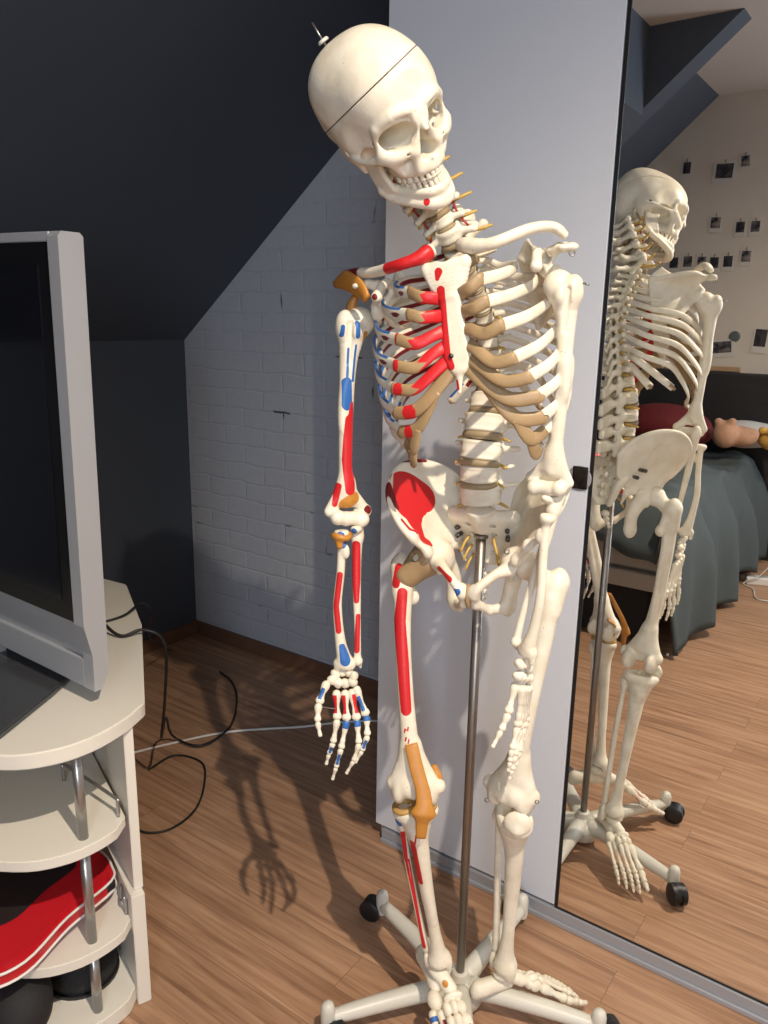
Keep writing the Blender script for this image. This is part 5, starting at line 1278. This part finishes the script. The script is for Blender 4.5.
def duvet():
    nu, nv = 90, 80; v = []; f = []
    rng = np.random.default_rng(3); ph = rng.uniform(0, 6.28, 12)
    for i in range(nu+1):
        for j in range(nv+1):
            s = i/nu*2.10; y = -.145-j/nv*1.72       # s: across from the left, then down the right side
            top = 1.62
            edge = .10
            z0 = .650+.030*math.sin(3*y+ph[0])*math.sin(2.2*s+ph[1])+.022*math.sin(9*y+4*s+ph[2])+.013*math.sin(17*s-5*y+ph[3])
            hang = max(0., s-top)
            k = 1/(1+math.exp(-(s-top)/.03))
            foot_ = max(0., (y+.26)/.115) if y > -.26 else 0
            x = -2.46+min(s, top)+.13*(1-math.exp(-hang*5))
            fold = .030*math.sin(13*y+ph[4]+3*hang)+.018*math.sin(27*y+ph[5])
            if hang > 0:
                x += fold*min(1, hang/.2)+.02*hang; zz2 = z0-hang*1.20-.02
            else: zz2 = z0-.035*math.exp(-(top-s)/.07)
            if foot_ > 0:
                zz2 -= .20*foot_**1.6*(1 if hang == 0 else .15); y2 = y+.04*math.sin(7*s+ph[6])*foot_*.3
            else: y2 = y
            zz2 += .010*math.sin(40*y+15*s+ph[7])*math.sin(23*s+ph[8])
            v.append((x, y2, max(zz2, .018+.006*math.sin(30*y))))
    for i in range(nu):
        for j in range(nv): a = i*(nv+1)+j; f.append((a, a+1, a+nv+2, a+nv+1))
    return v, f
M_duvet = plain('green_grey_duvet', (.058, .074, .077), .85, noise=.15, nscale=8, bump=.3, bscale=500)
dv = add_mesh('duvet', *duvet(), M_duvet, BD)
sm = dv.modifiers.new('thick', 'SOLIDIFY'); sm.thickness = .018; sm.offset = -1
soft('red_blanket', 'dark red blanket heaped on the bed before the black headboard', 'blanket', [((-1.30, -1.66, .785), (.26, .16, .12)), ((-1.14, -1.64, .755), (.12, .13, .08)), ((-1.50, -1.70, .765), (.20, .16, .10))], plain('dark_red_cloth', (.13, .008, .012), .8, noise=.2, bump=.3), h=.007)
PLM = plain('pink_beige_plush', (.48, .27, .17), .9, noise=.2, nscale=60, bump=.6, bscale=300)
soft('plush_toy', 'pinkish beige plush toy lying on the bed beside the red blanket, seen in the mirror', 'plush toy', [((-.93, -1.54, .775), (.070, .07, .075)), ((-.86, -1.58, .765), (.085, .07, .055)), ((-.90, -1.52, .845), (.022, .02, .022)), ((-.97, -1.52, .84), (.022, .02, .022)), ((-.80, -1.57, .785), (.03, .03, .025))], PLM, .02, .004)
soft('plush_toy', 'yellow plush toy lying on the bed by the edge of the mirror', 'plush toy', [((-.72, -1.66, .755), (.070, .06, .06)), ((-.67, -1.62, .74), (.05, .05, .045)), ((-.76, -1.60, .805), (.02, .018, .02)), ((-.72, -1.60, .80), (.018, .018, .018))], plain('yellow_plush', (.60, .36, .08), .9, noise=.15, nscale=60, bump=.6, bscale=300), .02, .004)
soft('pillow', 'pale pillow at the head of the bed behind the plush toys', 'pillow', [((-.84, -1.83, .75), (.18, .08, .07)), ((-.92, -1.83, .745), (.12, .075, .065))], plain('white_linen', (.55, .54, .52), .85, bump=.2), .05, .006)
mb = MB(); mb.box((-1.62, -2.012, 1.085), (-.985, -1.985, 1.112), .003); tag(mb.build('wall_ledge', plain('light_wood', (.45, .30, .17), .5, noise=.15, nscale=10)), 'narrow light wooden ledge on the wall above the black headboard', 'ledge')
# power strip
PS = thing('power_strip', 'white multi-socket power strip on the floor beside the bed, seen in the mirror', 'power strip', (-.64, -1.46, 0))
Rz = Matrix.Translation((-.64, -1.46, 0)) @ Matrix.Rotation(math.radians(-22), 4, 'Z')
M_pw = plain('white_plastic', (.70, .69, .66), .35)
mb = MB(); mb.box((-.085, -.030, .0), (.085, .030, .042), .006, M=Rz); body_ = mb.build('strip_body', M_pw, PS)
for k in (-1, 0, 1):
    mb = MB(); c = Rz @ Vector((k*.05, 0, .0425)); mb.lathe([(0, 0), (.019, 0), (.019, .0012), (.016, .0014), (.0155, .0006), (0, .0006)], c, seg=20); mb.build('socket', plain('socket_grey', (.45, .45, .44), .4), body_, 'auto')
mb = MB(); c = Rz @ Vector((.045, 0, .0435)); mb.lathe([(.018, 0), (.019, .02), (.016, .036), (.008, .046), (.004, .055), (0, .056)], c, seg=18); mb.build('plug', M_pw, PS, 'auto')
p = catmull([tuple(Rz @ Vector((.045, 0, .106))), tuple(Rz @ Vector((.03, .03, .13))), tuple(Rz @ Vector((-.03, .05, .06))), tuple(Rz @ Vector((-.10, .04, .01))), (-.66, -1.33, .005), (-.62, -1.19, .005), (-.56, -1.18, .005), (-.40, -1.25, .005)], 8)
tag(add_mesh('charger_cable', *sweep(p, .003, 8), M_wcable), 'thin white charger cable on the floor by the power strip, seen in the mirror', 'cable')

# ---------------- instant photos pegged on the end wall and stuck on the dark slope
M_paper = plain('photo_paper', (.62, .60, .56), .45)
def photo_mat(k, dark):
    m, nt, b = new_mat('photo_print_%d' % k); tc = N(nt, 'ShaderNodeTexCoord'); nz = N(nt, 'ShaderNodeTexNoise'); nz.inputs['Scale'].default_value = 34; nz.inputs['Detail'].default_value = 3; nz.noise_dimensions = '4D'; nz.inputs['W'].default_value = k*3.7
    nt.links.new(tc.outputs['Object'], nz.inputs['Vector']); cr = N(nt, 'ShaderNodeValToRGB'); e = cr.color_ramp.elements
    e[0].position = .40; e[0].color = (.018, .022, .032, 1); e[1].position = .70; e[1].color = (dark*1.1, dark*.95, dark*.9, 1); nt.links.new(nz.outputs['Fac'], cr.inputs[0]); nt.links.new(cr.outputs[0], b.inputs['Base Color']); b.inputs['Roughness'].default_value = .3
    return m
PMATS = [photo_mat(k, d) for k, d in enumerate((.08, .22, .12, .3))]
M_peg = plain('tiny_peg', (.30, .20, .11), .6)
def photo(cx, cz, w, h_, roll, label, k, peg=True):
    y = YF+.004; R = Matrix.Translation((cx, y, cz)) @ Matrix.Rotation(math.radians(roll), 4, 'Y')
    t = thing('instant_picture', label, 'photo', (cx, y, cz), 'instant photos on the end wall')
    mb = MB(); mb.box((-w/2, -.001, -h_/2), (w/2, .001, h_/2), M=R); mb.build('photo_card', M_paper, t)
    mb = MB(); mb.box((-w/2*.74, .001, -h_/2*.50), (w/2*.74, .0016, h_/2*.80), M=R); mb.build('photo_print', PMATS[k % 4], t)
    if peg: mb = MB(); mb.box((-.0025, .0, h_/2-.008), (.0025, .006, h_/2+.010), .0008, M=R); mb.build('peg', M_peg, t)
W_ = 'on the end wall, seen in the mirror'
photo(-1.415, 2.225, .058, .095, 0, 'small dim photo card pegged alone above the pair, left of the big photo', 0)
photo(-1.205, 2.190, .125, .118, 2, 'largest square instant photo hanging in the top row of the end wall', 2)
photo(-1.098, 2.235, .060, .085, -3, 'small photo hanging just beside the largest one in the top row', 3)
photo(-1.440, 2.050, .060, .088, -8, 'small tilted dark photo hanging lower left of the largest one', 0)
photo(-1.222, 1.915, .072, .092, 2, 'photo in the middle row hanging closest to the scapula in the mirror', 3)
photo(-1.085, 1.885, .062, .088, 0, 'photo in the middle row, first of the close pair', 2)
photo(-1.005, 1.885, .062, .088, 0, 'photo in the middle row, second of the close pair by the mirror edge', 1)
for x, z, k, s in ((-1.435, 1.70, 2, 'behind the shoulder blade tip'), (-1.355, 1.705, 1, 'over the collarbone in the mirror'), (-1.275, 1.70, 3, 'just above the acromion in the mirror'), (-1.205, 1.695, 2, 'clear of the shoulder, first of three'), (-1.130, 1.700, 0, 'clear of the shoulder, second of three'), (-1.035, 1.725, 3, 'clear of the shoulder, hanging highest')):
    photo(x, z, .066, .092, 0, 'photo in the lower row of the end wall, '+s, k)
photo(-1.110, 1.215, .150, .100, -6, 'wide reddish group photo stuck low on the wall above the headboard', 1, False)
photo(-.905, 1.270, .085, .150, 3, 'tall photo strip stuck low on the wall at the mirror edge', 0, False)
mb = MB(); mb.lathe([(0, 0), (.032, 0), (.032, .004), (.022, .006), (0, .006)], (-1.045, YF, 1.285), (0, 1, 0), 24); tag(mb.build('round_badge', plain('grey_badge', (.12, .14, .15), .3)), 'round grey badge on the wall beside the wide group photo', 'badge')
sd_ = A(1.235, 1.13)/np.linalg.norm(A(1.235, 1.13)); nn_ = A(sd_[1], 0, -sd_[0])
for k, (u, y, s) in enumerate(((1.28, -1.05, 'nearest the beam, alone near the top'), (1.10, -1.45, 'high up, alone by the wall'), (1.00, -1.05, 'close under the beam, second from the top'), (.90, -1.40, 'in the middle, one of two side by side'), (.78, -1.12, 'pale one in the middle'), (.70, -1.40, 'low and pale, beside the wall'), (.60, -1.15, 'low down close under the beam'))):
    o = A(XL, 0, 1.47)+A(sd_[0]*u, y, sd_[1]*u)+nn_*.003
    R = Matrix(((sd_[0], 0, nn_[0], o[0]), (0, 1, 0, o[1]), (sd_[1], 0, nn_[2], o[2]), (0, 0, 0, 1)))
    t = thing('taped_picture', 'photo taped to the dark slope, '+s, 'photo', tuple(o), 'photos taped to the slope')
    mb = MB(); mb.box((-.035, -.045, -.001), (.035, .045, .001), M=R); mb.build('photo_card', M_paper if k in (4, 5) else M_under, t)
    mb = MB(); mb.box((-.027, -.037, .001), (.027, .037, .0016), M=R); mb.build('photo_image', PMATS[k % 4], t)
# ================================================================== CAMERA AND LIGHT
cam = bpy.data.cameras.new('camera'); co = bpy.data.objects.new('camera', cam); COL.objects.link(co)
cam.sensor_fit = 'AUTO'; cam.sensor_width = 36; cam.lens = F_PX/1024*36; cam.clip_start = .02; cam.clip_end = 50
co.matrix_world = Matrix(((RT[0], -DN[0], -FW[0], 0), (RT[1], -DN[1], -FW[1], 0), (RT[2], -DN[2], -FW[2], CAMZ), (0, 0, 0, 1)))
SC.camera = co
SC.view_settings.view_transform = 'Standard'; SC.view_settings.look = 'None'; SC.view_settings.gamma = 1.0; SC.view_settings.exposure = 0.0
SC.view_settings.use_curve_mapping = False
SC.cycles.use_denoising = True
SC.cycles.max_bounces = 8
SC.cycles.sample_clamp_indirect = 4.0
w = bpy.data.worlds.new('world'); SC.world = w; w.use_nodes = True
w.node_tree.nodes['Background'].inputs[0].default_value = (.16, .19, .26, 1); w.node_tree.nodes['Background'].inputs[1].default_value = .12
def lamp(name, kind, loc, energy, col, target=None, **kw):
    l = bpy.data.lights.new(name, kind); l.energy = energy; l.color = col
    for k, v in kw.items(): setattr(l, k, v)
    o = bpy.data.objects.new(name, l); COL.objects.link(o); o.location = loc
    if target is not None: o.rotation_euler = (Vector(target)-Vector(loc)).to_track_quat('-Z', 'Y').to_euler()
    return o
lamp('ceiling_lamp', 'SPOT', (.33, .31, 2.425), 228, (1.0, .86, .70), (-.10, -.1, 0), spot_size=math.radians(152), spot_blend=1.0, shadow_soft_size=.014)
lamp('fill_light', 'AREA', (1.15, -1.97, 1.65), 80, (.70, .83, 1.0), (-.6, 1.5, 1.3), shape='RECTANGLE', size=1.0, size_y=1.3)  # cool fill added to brighten the brick, door and dark walls; no known window
